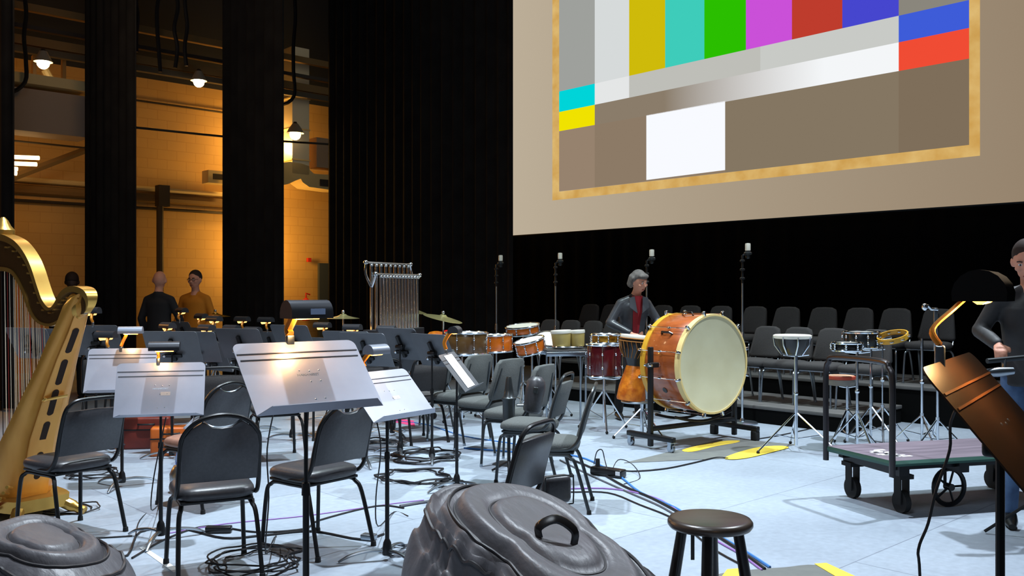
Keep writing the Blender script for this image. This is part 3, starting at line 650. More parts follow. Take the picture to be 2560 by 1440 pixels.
# ---------------------------------------------------------------- harp
HD = 6.2
def harp():
    rot = -35
    base = W(70, HD); t = empty('concert_harp', base, rot, 'golden concert harp cut by the left edge of the photo', 'harp')
    # local: X from column side (-) to player side (+) ; pixels -> local via the plane through the base
    ca = math.cos(R(rot)); k0 = HD/FPX
    def L(px, py, y=0):   # solve for the point on the harp's XZ plane seen at this pixel
        rx = (px-CX)/FPX; bx, by = base.x, base.y
        # base + s*(ca, sa) = d*(rx,1)
        sa = math.sin(R(rot)); s = (rx*by-bx)/(ca-rx*sa); d = by+s*sa
        return Vector((s, y, CZ-(py-HY)/FPX*d))
    # soundbox: centre line and radius
    rows = []
    for (pxl, pxr, py, wy) in ((-62, 112, 1262, .21), (-40, 118, 1213, .205), (2, 133, 1103, .185), (38, 152, 1030, .165), (64, 165, 975, .15), (100, 185, 900, .12), (124, 205, 840, .10), (148, 219, 790, .085), (162, 228, 752, .075), (172, 230, 738, .06)):
        a = L(pxl+310*wy, py+14); b = L(pxr-10-98*wy, py-6); rows.append((a, b, wy))
    rings = []
    for a, b, wy in rows:
        ring = []
        for k in range(20):
            an = PI*k/19; ex = math.sin(an)**.55; ring.append(tuple(a.lerp(b, ex)+Vector((0, math.cos(an)*wy, 0))))
        rings.append(ring)
    MB().loft(rings).build('soundbox', 'gold_wood', t, smooth=60)
    # back strip with sound holes
    st = []
    for a, b, wy in rows:
        n = (b-a).normalized(); p = b+n*.006; q = wy*.45
        st.append([tuple(p+Vector((0, -q, 0))), tuple(p+Vector((0, q, 0))), tuple(p+Vector((0, q*.95, 0))+n*.006), tuple(p+Vector((0, -q*.95, 0))+n*.006)])
    MB().loft(st).build('back_strip', 'gold_wood', t, smooth=30)
    def backp(py):
        for i in range(len(rows)-1):
            (a0, b0, w0), (a1, b1, w1) = rows[i], rows[i+1]
            z0, z1 = b0.z, b1.z; z = CZ-(py-HY)/FPX*HD
            if z0 <= z <= z1 or i == len(rows)-2:
                f = (z-z0)/(z1-z0); return b0.lerp(b1, f), (b0-a0).normalized(), w0+(w1-w0)*f, (b1-b0).normalized()
        return rows[0][1], Vector((1, 0, 0)), .2, Vector((0, 0, 1))
    for py in (848, 925, 1000, 1080, 1160):
        p, n, wy, ax = backp(py); M = frame_to(p+n*.0125, Vector((0, 1, 0)), ax, n)
        out = [(.022*math.cos(2*PI*k/20), (.075 if k in range(0, 11) else -.075)+.022*math.sin(2*PI*k/20)) for k in range(20)]
        MB().prism(out, -.002, .002, M=M).build('sound_hole', 'slot_dark', t)
    p, n, wy, ax = backp(992); M = frame_to(p+n*.02, Vector((0, 1, 0)), ax, n)
    mb = MB(); mb.tube([(-.06, 0, .0), (.0, 0, .03), (.07, .01, .02)], .012, 8, M=M); mb.ball((-.065, 0, 0), .018, M=M); mb.build('latch', 'gold', t)
    # strings plate edge
    # neck: top edge curve and lower curve
    P1 = [(-150, 640), (-100, 610), (-40, 590), (10, 587), (42, 598), (64, 617), (84, 648), (97, 680), (109, 718), (122, 752), (138, 770), (151, 760), (163, 737), (179, 722), (198, 717), (220, 724), (230, 742), (228, 765), (218, 782)]
    P2 = [(-150, 735), (-100, 700), (-40, 680), (10, 676), (36, 681), (50, 697), (60, 715), (69, 735), (78, 762), (90, 788), (106, 806), (128, 814), (146, 812), (160, 804), (172, 795), (184, 790), (195, 790), (205, 788), (212, 785)]
    def strip(A, B, y0, y1, name, m, cap=True):
        rg = []
        for i_, (a, b) in enumerate(zip(A, B)):
            tf = 1.0 if i_ < len(A)-14 else max(.45, 1-(i_-len(A)+14)/14*.7)
            rg.append([tuple(Vector((a.x, y0*tf, a.z))), tuple(Vector((b.x, y0*tf, b.z))), tuple(Vector((b.x, y1*tf, b.z))), tuple(Vector((a.x, y1*tf, a.z)))])
        return MB().loft(rg).build(name, m, t, smooth=40)
    A = catmull([L(*p) for p in P1], 4); B = catmull([L(*p) for p in P2], 4)
    strip(A, [a.lerp(b, .98) for a, b in zip(A, B)], -.026, .026, 'neck', 'harp_dark')
    strip([a+(a-b).normalized()*.006 for a, b in zip(A, B)], [a.lerp(b, .16) for a, b in zip(A, B)], -.046, .046, 'neck_top', 'gold')
    strip([a.lerp(b, .90) for a, b in zip(A, B)], [b+(b-a).normalized()*.004 for a, b in zip(A, B)], -.034, .034, 'neck_rim', 'gold')
    k = L(193, 764); MB().ball(k, (.088, .056, .088), 24, 16).build('shoulder', 'gold_wood', t)
    MB().ball(L(196, 765), (.06, .062, .085), 16, 10).build('shoulder_block', 'gold', t)
    for j in range(18):   # discs along the neck
        f = .12+.045*j; i = int(f*(len(A)-1)*.95); p = A[i].lerp(B[i], .32)
        MB().cyl(p+Vector((0, -.026, 0)), p+Vector((0, -.042, 0)), .007, .006, 8).build('tuning_pin', 'gold', t)
    # strings
    ns = 40
    for j in range(ns):
        px = -110+j*6.4; i = min(range(len(B)), key=lambda q: abs((base.x+B[q].x*ca)/(base.y)*FPX+CX-px))
        tp = B[i]+Vector((0, -.02, .02)); x = tp.x
        # where the string meets the soundboard
        low = None
        for i2 in range(len(rows)-1):
            a0, a1 = rows[i2][0], rows[i2+1][0]
            if min(a0.x, a1.x) <= x <= max(a0.x, a1.x): f = (x-a0.x)/(a1.x-a0.x); low = a0.lerp(a1, f); break
        if low is None: low = Vector((x, 0, rows[0][0].z)) if x < rows[0][0].x else None
        if low is None: continue
        m = 'string_red' if j % 7 == 3 else ('string_black' if j % 7 == 6 else 'string_pale')
        if 'string_red' not in MATS: mat('string_red', (170, 50, 44), .4); mat('string_black', (40, 36, 36), .4); mat('string_pale', (214, 206, 184), .4)
        MB().tube([tp, low+Vector((0, 0, -.01))], .0022 if j > 14 else .003, 5).build('string', m, t)
    # column and pedestal
    cb = L(-210, 1290); ct = L(-150, 640)
    MB().tube([(cb.x, 0, .1), (ct.x, 0, ct.z+.05)], [.05, .04], 18).build('column', 'gold', t)
    MB().lathe([(.04, 0), (.07, .03), (.075, .07), (.05, .10), (.03, .14), (.012, .16)], 18, M=XF((L(8, 590).x, 0, L(8, 590).z-.03))).build('crown', 'gold', t)
    out = catmull([L(-240, 1300), L(-60, 1300), L(60, 1300), L(112, 1296)], 5)
    rg = [[(p.x, -w, .06), (p.x, w, .06), (p.x, w*1.05, .14), (p.x, -w*1.05, .14)] for p, w in zip(out, [.16+.08*math.sin(PI*i/(len(out)-1)) for i in range(len(out))])]
    MB().loft(rg).build('pedestal_box', 'gold', t, smooth=30)
    for sx, sy in ((118, -.2), (118, .2), (-230, -.16), (-230, .16)):
        q = L(sx, 1300); MB().tube(catmull([(q.x-.08, sy*.7, .09), (q.x-.02, sy*.95, .05), (q.x+.05, sy*1.15, .022)], 4), [.04]*5+[.03]*4, 10).build('claw_foot', 'gold', t)
    for j in range(5):
        q = L(70+9*j, 1262-14*j); MB().tube([q+Vector((0, -.2+.0*j, .0)), q+Vector((.06, -.26, .02))], .011, 8).build('pedal', mat('pedal_red', (190, 70, 40), .4) if j == 1 and 'pedal_red' not in MATS else 'gold', t)
harp()
# ---------------------------------------------------------------- percussion
mat('drum_wood', (150, 74, 34), .3, c2=(176, 92, 44), scale=5, stretch=(1, 1, 4), coat=.4)
mat('drum_wood_dark', (76, 48, 38), .35, c2=(64, 40, 34), scale=4, coat=.3)
mat('hoop_cream', (232, 206, 140), .4); mat('hoop_yellow', (214, 160, 44), .4)
mat('skin_head', (214, 210, 176), .5, c2=(202, 196, 160), scale=2.5); mat('skin_white', (238, 234, 220), .5)
mat('drum_orange', (222, 112, 26), .25, coat=.5); mat('drum_red', (150, 44, 26), .25, coat=.5); mat('drum_olive', (112, 84, 44), .3, c2=(90, 62, 34), scale=3, coat=.4)
mat('burgundy', (84, 18, 24), .22, coat=.6); mat('brass', (210, 150, 50), .28, .9); mat('bongo_yellow', (200, 176, 104), .4)
mat('cymbal', (196, 186, 130), .32, .8); mat('carved_wood', (232, 136, 34), .35, c2=(190, 92, 20), scale=14, bump=.8)
mat('rope', (168, 108, 44), .8)
def tripod(mb, r=.3, zt=.32, yaw=10, hub=.12, rad=.009):
    for k in range(3):
        a = R(yaw+120*k); u = Vector((math.cos(a), math.sin(a), 0))
        mb.tube([u*.02+Vector((0, 0, zt)), u*r+Vector((0, 0, .02))], rad, 6)
        mb.tube([Vector((0, 0, hub)), u*r*.55+Vector((0, 0, zt*.45+.01))], rad*.7, 6)
def add_tripod(t, r=.3, zt=.32, yaw=10, hub=.12, m='chrome', rad=.009):
    for k in range(3):
        a = R(yaw+120*k); u = Vector((math.cos(a), math.sin(a), 0)); mb = MB()
        mb.tube([u*.015+Vector((0, 0, zt)), u*r+Vector((0, 0, .025))], rad, 6)
        mb.tube([Vector((0, 0, hub)), u*r*.55+Vector((0, 0, zt*.45+.012))], rad*.7, 6)
        l = mb.build('leg', m, t)
        MB().ball((u.x*r, u.y*r, .018), (.016, .016, .018), 8, 6).build('foot', 'rubber', l)
    MB().cyl((0, 0, zt-.02), (0, 0, zt+.03), .018, .018, 12).build('collar', m, t)
def drum(t, M, r, h, shell, head='skin_white', hoop='chrome', lugs=8, rh=.012, name=''):
    """axis along local z of M, centre at the origin of M"""
    MB().lathe([(r*.97, -h/2), (r, -h/2+.01), (r, h/2-.01), (r*.97, h/2)], 36, M=M).build('shell', shell, t, smooth=50)
    for s, nm in ((1, 'drum_head'), (-1, 'resonant_head')):
        MB().lathe([(r*.9, s*(h/2-.004)), (r*.995, s*(h/2+.002)), (r*.995, s*(h/2+.006)), (r*.6, s*(h/2+.008)), (.001, s*(h/2+.008))], 36, M=M, caps=False).build(nm, head, t, smooth=50)
        ring = [M @ Vector(((r+.006)*math.cos(2*PI*k/40), (r+.006)*math.sin(2*PI*k/40), s*(h/2+.004))) for k in range(40)]
        MB().tube(ring, rh, 6, closed=True, flat=1.0).build('hoop', hoop, t)
    for k in range(lugs):
        a = 2*PI*(k+.5)/lugs; u = Vector((math.cos(a), math.sin(a), 0))
        mb = MB(); mb.tube([u*(r+.014)+Vector((0, 0, -h/2-.008)), u*(r+.014)+Vector((0, 0, h/2+.008))], .0035, 6, M=M)
        for s in (1, -1): mb.ball(u*(r+.012)+Vector((0, 0, s*h*.22)), (.012, .012, .018), 8, 6, M=M)
        mb.build('lug', hoop if hoop in ('chrome', 'brass') else 'chrome', t)
# bass drum on its tilting stand
def bass_drum():
    t = empty('concert_bass_drum', W(1735, 9.15), 36, 'big wooden concert bass drum with a cream skin, right of centre', 'drum')
    z0 = .80; r, h = .475, .46
    M = Matrix.Translation((0, 0, z0)) @ Matrix.Rotation(R(90), 4, 'X')
    MB().lathe([(r*.98, -h/2), (r, -h/2+.01), (r, h/2-.01), (r*.98, h/2)], 56, M=M).build('shell', 'drum_wood', t, smooth=50)
    for s, nm in ((1, 'front_head'), (-1, 'rear_head')):
        MB().lathe([(r*1.005, s*(h/2-.0)), (r*1.0, s*(h/2+.030)), (r*.96, s*(h/2+.022)), (.001, s*(h/2+.022))], 56, M=M, caps=False).build(nm, 'skin_head', t, smooth=30)
        MB().lathe([(r*1.0, s*(h/2-.028)), (r*1.025, s*(h/2-.028)), (r*1.03, s*(h/2+.01)), (r*1.025, s*(h/2+.034)), (r*.985, s*(h/2+.034)), (r*.985, s*(h/2+.024))], 56, M=M, caps=False).build('hoop', 'hoop_cream' if s > 0 else 'hoop_yellow', t, smooth=30)
    for k in range(12):
        a = 2*PI*(k+.5)/12; u = Vector((math.cos(a), math.sin(a), 0)); mb = MB()
        mb.tube([u*(r+.028)+Vector((0, 0, -h/2-.03)), u*(r+.028)+Vector((0, 0, h/2+.03))], .004, 6, M=M)
        for s in (1, -1):
            mb.box((0, 0, 0), (.05, .028, .035), M=M @ Matrix.Translation(u*(r+.03)+Vector((0, 0, s*(h/2+.02)))) @ Matrix.Rotation(a, 4, 'Z'), bv=.008)
        mb.ball(u*(r+.024), (.012, .012, .03), 8, 6, M=M)
        mb.build('tension_rod', 'chrome', t)
    for a0 in (100, 142):
        a = R(a0); u = Vector((math.cos(a), math.sin(a), 0)); tt = Vector((-u.y, u.x, 0))
        mb = MB(); mb.tube([u*(r+.004)+Vector((0, 0, -.07)), u*(r+.03)+Vector((0, 0, -.05)), u*(r+.03)+Vector((0, 0, .05)), u*(r+.004)+Vector((0, 0, .07))], .012, 8, M=M)
        mb.build('carry_handle', 'black_gloss', t)
    MB().lathe([(.028, 0), (.03, .004), (.012, .008), (.001, .004)], 16, M=M @ XF((-r*math.cos(R(32)), -r*math.sin(R(32)), 0)) @ Matrix.Rotation(R(180+32), 4, 'Z') @ Matrix.Rotation(R(90), 4, 'Y')).build('vent_badge', 'black_gloss', t)
    # stand
    s = empty('bass_drum_stand', W(1735, 9.15), 36, 'black tube stand on casters cradling the bass drum', 'stand')
    hx = .60
    MB().box((0, 0, .19), (2*hx, .045, .045), bv=.008).build('cross_bar', 'black_steel', s)
    for q in (-1, 1):
        up = MB(); up.box((q*hx, 0, .5), (.045, .045, .95), bv=.008); up.box((q*(hx-.03), 0, z0), (.12, .06, .05), bv=.01); pst = up.build('upright', 'black_steel', s)
        mb = MB(); mb.tube([(q*(hx+.05), 0, z0), (q*(r+.01), 0, z0)], .018, 10); mb.tube([(q*(hx+.03), -.05, z0), (q*(hx+.03), .05, z0)], .012, 8); mb.build('pivot', 'chrome', s)
        MB().box((q*hx, 0, .12), (.055, .62, .05), bv=.01).build('base_bar', 'black_steel', s)
        for y in (-.27, .27):
            if q < 0:
                w = MB(); w.cyl((q*hx-.014, y, .04), (q*hx+.014, y, .04), .04, .04, 18); w.cyl((q*hx-.018, y, .04), (q*hx+.018, y, .04), .014, .014, 10)
                w.box((q*hx-.024, y, .065), (.006, .04, .06)); w.box((q*hx+.024, y, .065), (.006, .04, .06)); w.box((q*hx, y, .093), (.055, .05, .012)); w.build('caster', 'chrome_dull', s)
            else: MB().box((q*hx, y, .05), (.07, .07, .10), bv=.012).build('end_foot', 'rubber', s)
    for y in (-.13, .13):
        mb = MB(); mb.tube(catmull([(-.40, y, .30), (-.2, y, .255), (0, y, .235), (.2, y, .255), (.40, y, .30)], 4), .014, 8); mb.build('cradle', 'black_steel', s)
bass_drum()
# burgundy tom with a brass snare on top, on a chrome stand
t = empty('snare_stand', W(1510, 10.0), 0, 'chrome tripod stand under the burgundy drum', 'stand')
MB().tube([(0, 0, .08), (0, 0, .58)], .014, 12).build('pole', 'chrome', t); add_tripod(t, .30, .42, 30)
for k in range(3):
    a = R(90+120*k); MB().tube([(0, 0, .56), (.12*math.cos(a), .12*math.sin(a), .555), (.19*math.cos(a), .19*math.sin(a), .57), (.19*math.cos(a), .19*math.sin(a), .60)], .007, 6).build('basket_arm', 'chrome', t)
t = empty('field_drum', W(1510, 10.0, z=.585), 12, 'burgundy drum with chrome rods on the tripod stand', 'drum'); drum(t, XF((0, 0, .175)), .185, .33, 'burgundy')
t = empty('snare_drum', W(1517, 10.0, z=.945), 0, 'brass-shelled snare drum sitting on the burgundy drum', 'drum'); drum(t, XF((0, 0, .05)), .165, .08, 'brass', lugs=10)
# djembe leaning by the bass drum
t = empty('djembe', W(1577, 9.55), 0, 'goblet drum with carved orange wood foot, left of the bass drum', 'drum')
dz = .38; t.location.z = dz; t.rotation_euler = (0, R(5), R(0))
MB().lathe([(.10, 0), (.145, .0), (.15, .02), (.135, .14), (.085, .33), (.075, .36)], 28).build('carved_foot', 'carved_wood', t, smooth=50)
MB().lathe([(.075, .355), (.10, .42), (.155, .52), (.165, .60), (.16, .66)], 28).build('bowl', 'black_gloss', t, smooth=50)
MB().lathe([(.163, .64), (.166, .66), (.160, .675), (.001, .68)], 28, caps=False).build('drum_head', 'skin_white', t, smooth=40)
for zz in (.64, .61): MB().tube([(.168*math.cos(a*.2617), .168*math.sin(a*.2617), zz) for a in range(24)], .006, 6, closed=True).build('rope_ring', 'rope', t)
for k in range(22):
    a = 2*PI*k/22; b = a+PI/22
    MB().tube([(.17*math.cos(a), .17*math.sin(a), .61), (.165*math.cos(b), .165*math.sin(b), .53), (.115*math.cos(a), .115*math.sin(a), .44)], .0035, 5).build('rope', 'rope', t)
t2 = empty('djembe_stand', W(1605, 9.45), 0, 'white chrome-legged stand holding up the goblet drum', 'stand')
MB().tube([(0, 0, .05), (0, 0, .38)], .02, 10).build('pole', 'chrome', t2); add_tripod(t2, .3, .30, 70)
MB().lathe([(.17, 0), (.175, .01), (.17, .02), (.10, .02), (.10, .0)], 24, M=XF((-.03, .1, .355)), caps=False).build('support_ring', 'chrome_dull', t2)
# line of drums on stands
def stand_drum(px, d, z, r, h, shell, lab, rx=0, ry=0, head='skin_white', hoop='chrome', lugs=8, stand=True, nm='concert_tom', legs=None):
    t = empty(nm, W(px, d, z=z), 0, lab, 'drum'); t.rotation_euler = (R(rx), R(ry), 0)
    drum(t, XF((0, 0, h/2+.012)), r, h, shell, head, hoop, lugs)
    return t
def pole_stand(px, d, h, lab, yaw=20, r=.28, ring=None, rad=.013, zt=.35, nm='drum_stand', m='chrome'):
    t = empty(nm, W(px, d), 0, lab, 'stand')
    MB().tube([(0, 0, .06), (0, 0, h)], rad, 10).build('pole', m, t); add_tripod(t, r, zt, yaw, m=m)
    MB().ball((0, 0, h*.6), (.022, .022, .025), 10, 6).build('height_clamp', m, t)
    if ring: MB().tube([(-ring, 0, h), (-ring*.3, 0, h-.01), (ring*.3, 0, h-.01), (ring, 0, h)], .009, 6).build('mount_arm', m, t)
    return t
stand_drum(1166, 10.4, .80, .235, .225, 'drum_olive', 'olive brown tom, leftmost of the drum line', lugs=8, hoop='chrome')
stand_drum(1243, 10.9, .79, .185, .185, 'drum_orange', 'bright orange tom beside the olive brown tom', ry=-2)
stand_drum(1330, 10.7, .80, .17, .13, 'drum_orange', 'tilted orange tom with its chrome rim down, third in the drum line', rx=8, ry=-14)
stand_drum(1308, 11.7, .97, .21, .085, 'drum_orange', 'shallow chrome-hooped drum tilted behind the tilted orange tom', rx=6, ry=-6)
stand_drum(1371, 11.0, .84, .165, .10, 'skin_white', 'silvery white headed drum tipped toward us in the drum line', rx=28, ry=4, nm='snare_drum')
for px, d, lab in ((1155, 10.4, 'chrome stand under the olive brown tom'), (1232, 10.9, 'thick chrome stand under the bright orange tom'), (1330, 10.7, 'chrome stand under the tilted orange tom'), (1375, 11.0, 'chrome stand under the silvery white drum')):
    pole_stand(px, d, .79, lab, ring=.13)
pole_stand(1308, 11.7, .95, 'tall stand behind the tilted orange tom', ring=.12)
# bongo pair with white skins
t = empty('bongo_pair', W(1420, 10.6, z=.86), 12, 'pair of small drums with white skins and pale ribbed bodies', 'drum')
for sx, r in ((-.075, .115), (.115, .09)):
    MB().lathe([(r*.8, 0), (r*.88, .02), (r, .17), (r, .185)], 24, M=XF((sx, 0, 0), ry=-3)).build('shell', 'bongo_yellow', t, smooth=50)
    MB().lathe([(r*1.03, .165), (r*1.06, .18), (r*1.03, .20), (.001, .205)], 24, M=XF((sx, 0, 0), ry=-3), caps=False).build('drum_head', 'skin_white', t, smooth=50)
MB().tube([(.18*math.cos(a*.3927), .13*math.sin(a*.3927), .01) for a in range(16)], .012, 6, closed=True).build('base_ring', 'chrome', t)
# metal rail table
t = empty('percussion_table', W(1415, 10.55), 8, 'long chrome framed tray table under the small white-skinned drums', 'table')
MB().box((0, 0, .835), (.50, .34, .02), bv=.005).build('tray', 'fabric_black', t)
MB().box((0, -.17, .80), (.52, .02, .05), bv=.005).build('front_rail', 'chrome_dull', t); MB().box((0, .17, .80), (.52, .02, .05), bv=.005).build('rear_rail', 'chrome_dull', t)
for sx in (-.2, .2):
    for sy in (-.14, .14): MB().tube([(sx, sy, .82), (sx, sy, 0)], .012, 8).build('leg', 'chrome_dull', t)
# low row tray behind the olive drum with small things
t = empty('percussion_table', W(1122, 11.45), 6, 'padded tray table behind the olive brown tom', 'table')
MB().box((0, 0, .94), (.62, .36, .03), bv=.01).build('tray', 'fabric_black', t)
for sx in (-.27, .27):
    for sy in (-.15, .15): MB().tube([(sx, sy, .93), (sx, sy, 0)], .012, 8).build('leg', 'black_steel', t)
tag(MB().ball((0, 0, .035), (.075, .06, .04), 14, 8).build('maraca', mat('bright_red', (225, 30, 24), .35), loc=W(1118, 11.4, z=.955)), 'bright red ball lying on the padded tray', 'percussion')
tag(MB().lathe([(.10, 0), (.11, .02), (.08, .05), (.03, .06)], 16).build('wood_block', 'carved_wood', loc=W(1090, 11.4, z=.955)), 'small brown block lying left of the red ball', 'percussion')
# cymbals
def cymbal(px, d, py, r, lab, labs, tilt=(0, 0), nm='cymbal', m='cymbal', yaw=0):
    z = CZ-(py-HY)/FPX*d; b = W(px, d)
    t = empty('cymbal_stand', b, yaw, labs, 'stand')
    MB().tube([(0, 0, .06), (0, 0, z+.035)], .010, 8).build('pole', 'chrome', t); add_tripod(t, .28, .5, 35); MB().ball((0, 0, z+.05), (.02, .02, .022), 10, 6).build('wing_nut', 'chrome', t)
    MB().cyl((0, 0, z-.30), (0, 0, z-.22), .018, .014, 10).build('tube_clamp', 'chrome', t)
    o = MB().lathe([(.012, .028), (.03, .026), (.045, .012), (.06, .006), (r*.6, -.006), (r, -.022), (r, -.024), (r*.6, -.009), (.06, .003), (.045, .009), (.012, .024)], 40, caps=False).build(nm, m, None, smooth=60)
    o.location = (b.x, b.y, z); o.rotation_euler = (R(tilt[0]), R(tilt[1]), 0); return tag(o, lab, 'cymbal')
cymbal(858, 10.3, 791, .18, 'pale yellow cymbal left of the tubular bells', 'chrome stand of the pale yellow level cymbal')
cymbal(538, 12.0, 787, .19, 'small gold cymbal in front of the men backstage', 'stand of the small gold cymbal near the backstage men', m='brass')
cymbal(1108, 10.8, 792, .235, 'wide cymbal tilted down to the right, right of the bells', 'chrome stand of the tilted wide cymbal', tilt=(4, 13))
cymbal(1035, 11.9, 775, .17, 'cymbal half hidden behind the tubular bells', 'stand hidden behind the tubular bells', tilt=(4, 10))
# tubular bells
def chimes():
    t = empty('tubular_bells', W(985, 10.6), 63, 'tall set of chrome tubular bells beside the wide drape', 'tubular bells')
    x0, x1 = -.40, .40
    def rail(y, z, nm): MB().tube([(x0-.03, y, z), (x1+.03, y, z)], .014, 10).build(nm, 'chrome', t)
    rail(-.06, 1.70, 'front_rail'); rail(.07, 1.83, 'rear_rail')
    for row, (y, zt, n, dx) in enumerate(((-.06, 1.69, 13, 0), (.07, 1.82, 9, .02))):
        for k in range(n):
            x = x0+.03+(x1-x0-.06)*(k/(n-1)); L = 1.05+.35*(1-k/(n-1))
            mb = MB(); mb.tube([(x, y-.02, zt-.03), (x, y-.02, zt-L)], .0185, 12); b = mb.build('chime_tube', 'chrome', t)
            MB().ball((x, y-.02, zt-.02), (.023, .023, .02), 10, 6).build('tube_cap', 'chrome', b)
    for s in (-1, 1):
        x = s*.44; mb = MB()
        mb.tube([(x, 0, .12), (x, 0, 1.55)], .018, 10); mb.tube(catmull([(x, 0, 1.55), (x, -.03, 1.62), (x, -.06, 1.70)], 3), .014, 8); mb.tube(catmull([(x, 0, 1.55), (x*1.06, .06, 1.7), (x, .07, 1.83)], 4), .014, 8)
        mb.build('frame_post', 'chrome', t)
        for z, y in ((1.70, -.06), (1.83, .07)): MB().ball((s*.45, y, z), .028, 12, 8).build('rail_ball', 'chrome', t)
        mb = MB(); mb.tube([(x, -.28, .09), (x, .28, .09)], .02, 8); mb.build('foot_bar', 'black_steel', t)
        for y in (-.26, .26): MB().cyl((x-.012, y, .04), (x+.012, y, .04), .04, .04, 14).build('caster', 'rubber', t)
    MB().box((0, -.01, 1.0), (.96, .20, .16), bv=.01).build('damper_box', 'hood', t)
    MB().box((0, 0, .30), (.86, .05, .05), bv=.008).build('lower_rail', 'black_steel', t)
chimes()
# grand item: dark piano-like lid edge and keyboard tops in the crowd
# ---------------------------------------------------------------- microphones
def mic_stand(px, d, ztop, lab, mlab, lean=8, boom=False):
    t = empty('microphone_stand', W(px, d), 0, lab, 'microphone stand', None)
    MB().lathe([(.17, 0), (.175, .012), (.16, .022), (.03, .03), (.02, .06)], 28).build('round_base', 'chrome_dull', t)
    MB().tube([(0, 0, .03), (0, 0, .98)], .0145, 12).build('lower_tube', 'chrome', t)
    MB().cyl((0, 0, .95), (0, 0, 1.04), .024, .020, 14).build('clutch', 'chrome', t)
    MB().tube([(0, 0, 1.0), (0, 0, ztop-.42)], .011, 10).build('upper_tube', 'chrome_dull', t)
    MB().tube([(0, 0, ztop-.44), (0, 0, ztop-.12)], .014, 10).build('top_tube', 'black_steel', t)
    for z in (.40, .30, .20): MB().lathe([(.014, 0), (.03, .006), (.03, .022), (.014, .03)], 14, M=XF((0, 0, ztop-z))).build('clamp_ring', 'black_steel', t)
    # shock mount + mic (separate thing)
    MB().tube([(0, 0, ztop-.13), (lean*.004, 0, ztop-.10)], .012, 8).build('swivel', 'black_steel', t)
    b = W(px, d, z=ztop-.10)+Vector((lean*.004+.03, 0, 0))
    m = empty('microphone', b, 0, 'silver '+{0: 'first'}.get(0, '')+' ', 'microphone'); m['label'] = mlab
    MB().tube([(-.03, 0, -.02), (.0, 0, -.02)], .010, 8).build('mount_bar', 'black_steel', m)
    MB().lathe([(.03, -.02), (.045, -.01), (.045, .01), (.03, .02)], 18).build('shock_mount', 'dark_steel', m)
    MB().lathe([(.018, -.06), (.026, -.05), (.026, .03)], 16).build('body', 'dark_steel', m)
    MB().lathe([(.026, .03), (.031, .035), (.031, .10), (.028, .115), (.001, .118)], 18).build('grille', mat('mic_silver', (232, 228, 214), .4, .2) if 'mic_silver' not in MATS else 'mic_silver', m)
mic_stand(1241, 13.4, 2.02, 'leftmost tall chrome stand above the drum line', 'leftmost of the silver microphones, in front of the wide drape')
mic_stand(1389, 12.6, 2.02, 'second tall chrome stand from the left, above the front riser chairs', 'second silver microphone from the left')
mic_stand(1617, 11.4, 2.01, 'tall stand behind the woman in the leather jacket', 'silver microphone right above the woman in the leather jacket')
mic_stand(1856, 10.5, 2.04, 'tall chrome stand right behind the bass drum rim', 'rightmost silver microphone, above the bass drum')
# ---------------------------------------------------------------- right side percussion
t = empty('conga', W(1981, 8.6, z=.905), 0, 'dark bowl-shaped drum with cream skin on a chrome tripod', 'drum')
MB().lathe([(.07, 0), (.11, .03), (.15, .10), (.165, .165)], 28).build('bowl', 'black_gloss', t, smooth=50)
MB().lathe([(.165, .16), (.175, .168), (.175, .19), (.16, .197), (.001, .2)], 28, caps=False).build('drum_head', 'skin_white', t, smooth=40)
for k in range(8):
    a = 2*PI*k/8; MB().tube([(.178*math.cos(a), .178*math.sin(a), .18), (.165*math.cos(a), .165*math.sin(a), .10), (.10*math.cos(a), .10*math.sin(a), .01)], .007, 6).build('tension_rod', 'chrome', t)
pole_stand(1990, 8.65, .91, 'chrome tripod stand with a wide foot spread under the bowl drum', yaw=200, r=.42, zt=.36, rad=.017, ring=.12)
t = empty('snare_drum', W(2117, 8.7, z=.94), 0, 'small shallow chrome snare drum, left of the two at right', 'drum'); drum(t, XF((0, 0, .045)), .13, .06, 'black_gloss', lugs=8)
t = empty('snare_drum', W(2153, 9.2, z=.935), 0, 'larger chrome snare drum behind the small shallow one', 'drum'); drum(t, XF((0, 0, .09)), .165, .14, 'dark_steel', lugs=10)
pole_stand(2143, 8.7, .935, 'front chrome stand under the small shallow snare', ring=.12, yaw=40)
pole_stand(2177, 9.2, .93, 'rear chrome stand under the larger snare', ring=.14, yaw=70)
t = empty('tambourine', W(2232, 9.0, z=1.06), 0, 'golden tambourine tilted beside the small snares', 'tambourine'); t.rotation_euler = (R(10), R(-17), 0)
MB().lathe([(.135, -.025), (.147, -.025), (.147, .025), (.135, .025)], 40, caps=False).build('rim', 'hoop_yellow', t, smooth=30)
for k in range(9):
    a = 2*PI*k/9; MB().lathe([(.02, -.006), (.022, 0), (.02, .006)], 12, M=XF((.148*math.cos(a), .148*math.sin(a), 0))).build('jingle', 'chrome', t)
pole_stand(2206, 9.15, 1.045, 'thin stand carrying the golden tambourine', yaw=10, ring=.09, rad=.008)
t = empty('practice_drum', W(2103, 8.9, z=.60), 0, 'flat round drum with a red rim and tan spiral top', 'drum')
MB().lathe([(.12, 0), (.125, .01), (.125, .055), (.12, .06)], 28).build('shell', mat('grey_band', (130, 124, 116), .7), t, smooth=40)
MB().lathe([(.12, .055), (.132, .06), (.132, .085), (.125, .09)], 28).build('red_rim', mat('rim_red', (178, 66, 44), .5), t, smooth=40)
MB().lathe([(.124, .088), (.12, .094), (.001, .094)], 28, caps=False).build('drum_head', mat('head_tan', (222, 172, 140), .6, c2=(200, 140, 112), scale=20), t, smooth=40)
pole_stand(2118, 8.9, .59, 'short stand under the red-rimmed flat drum', ring=.08, yaw=95)
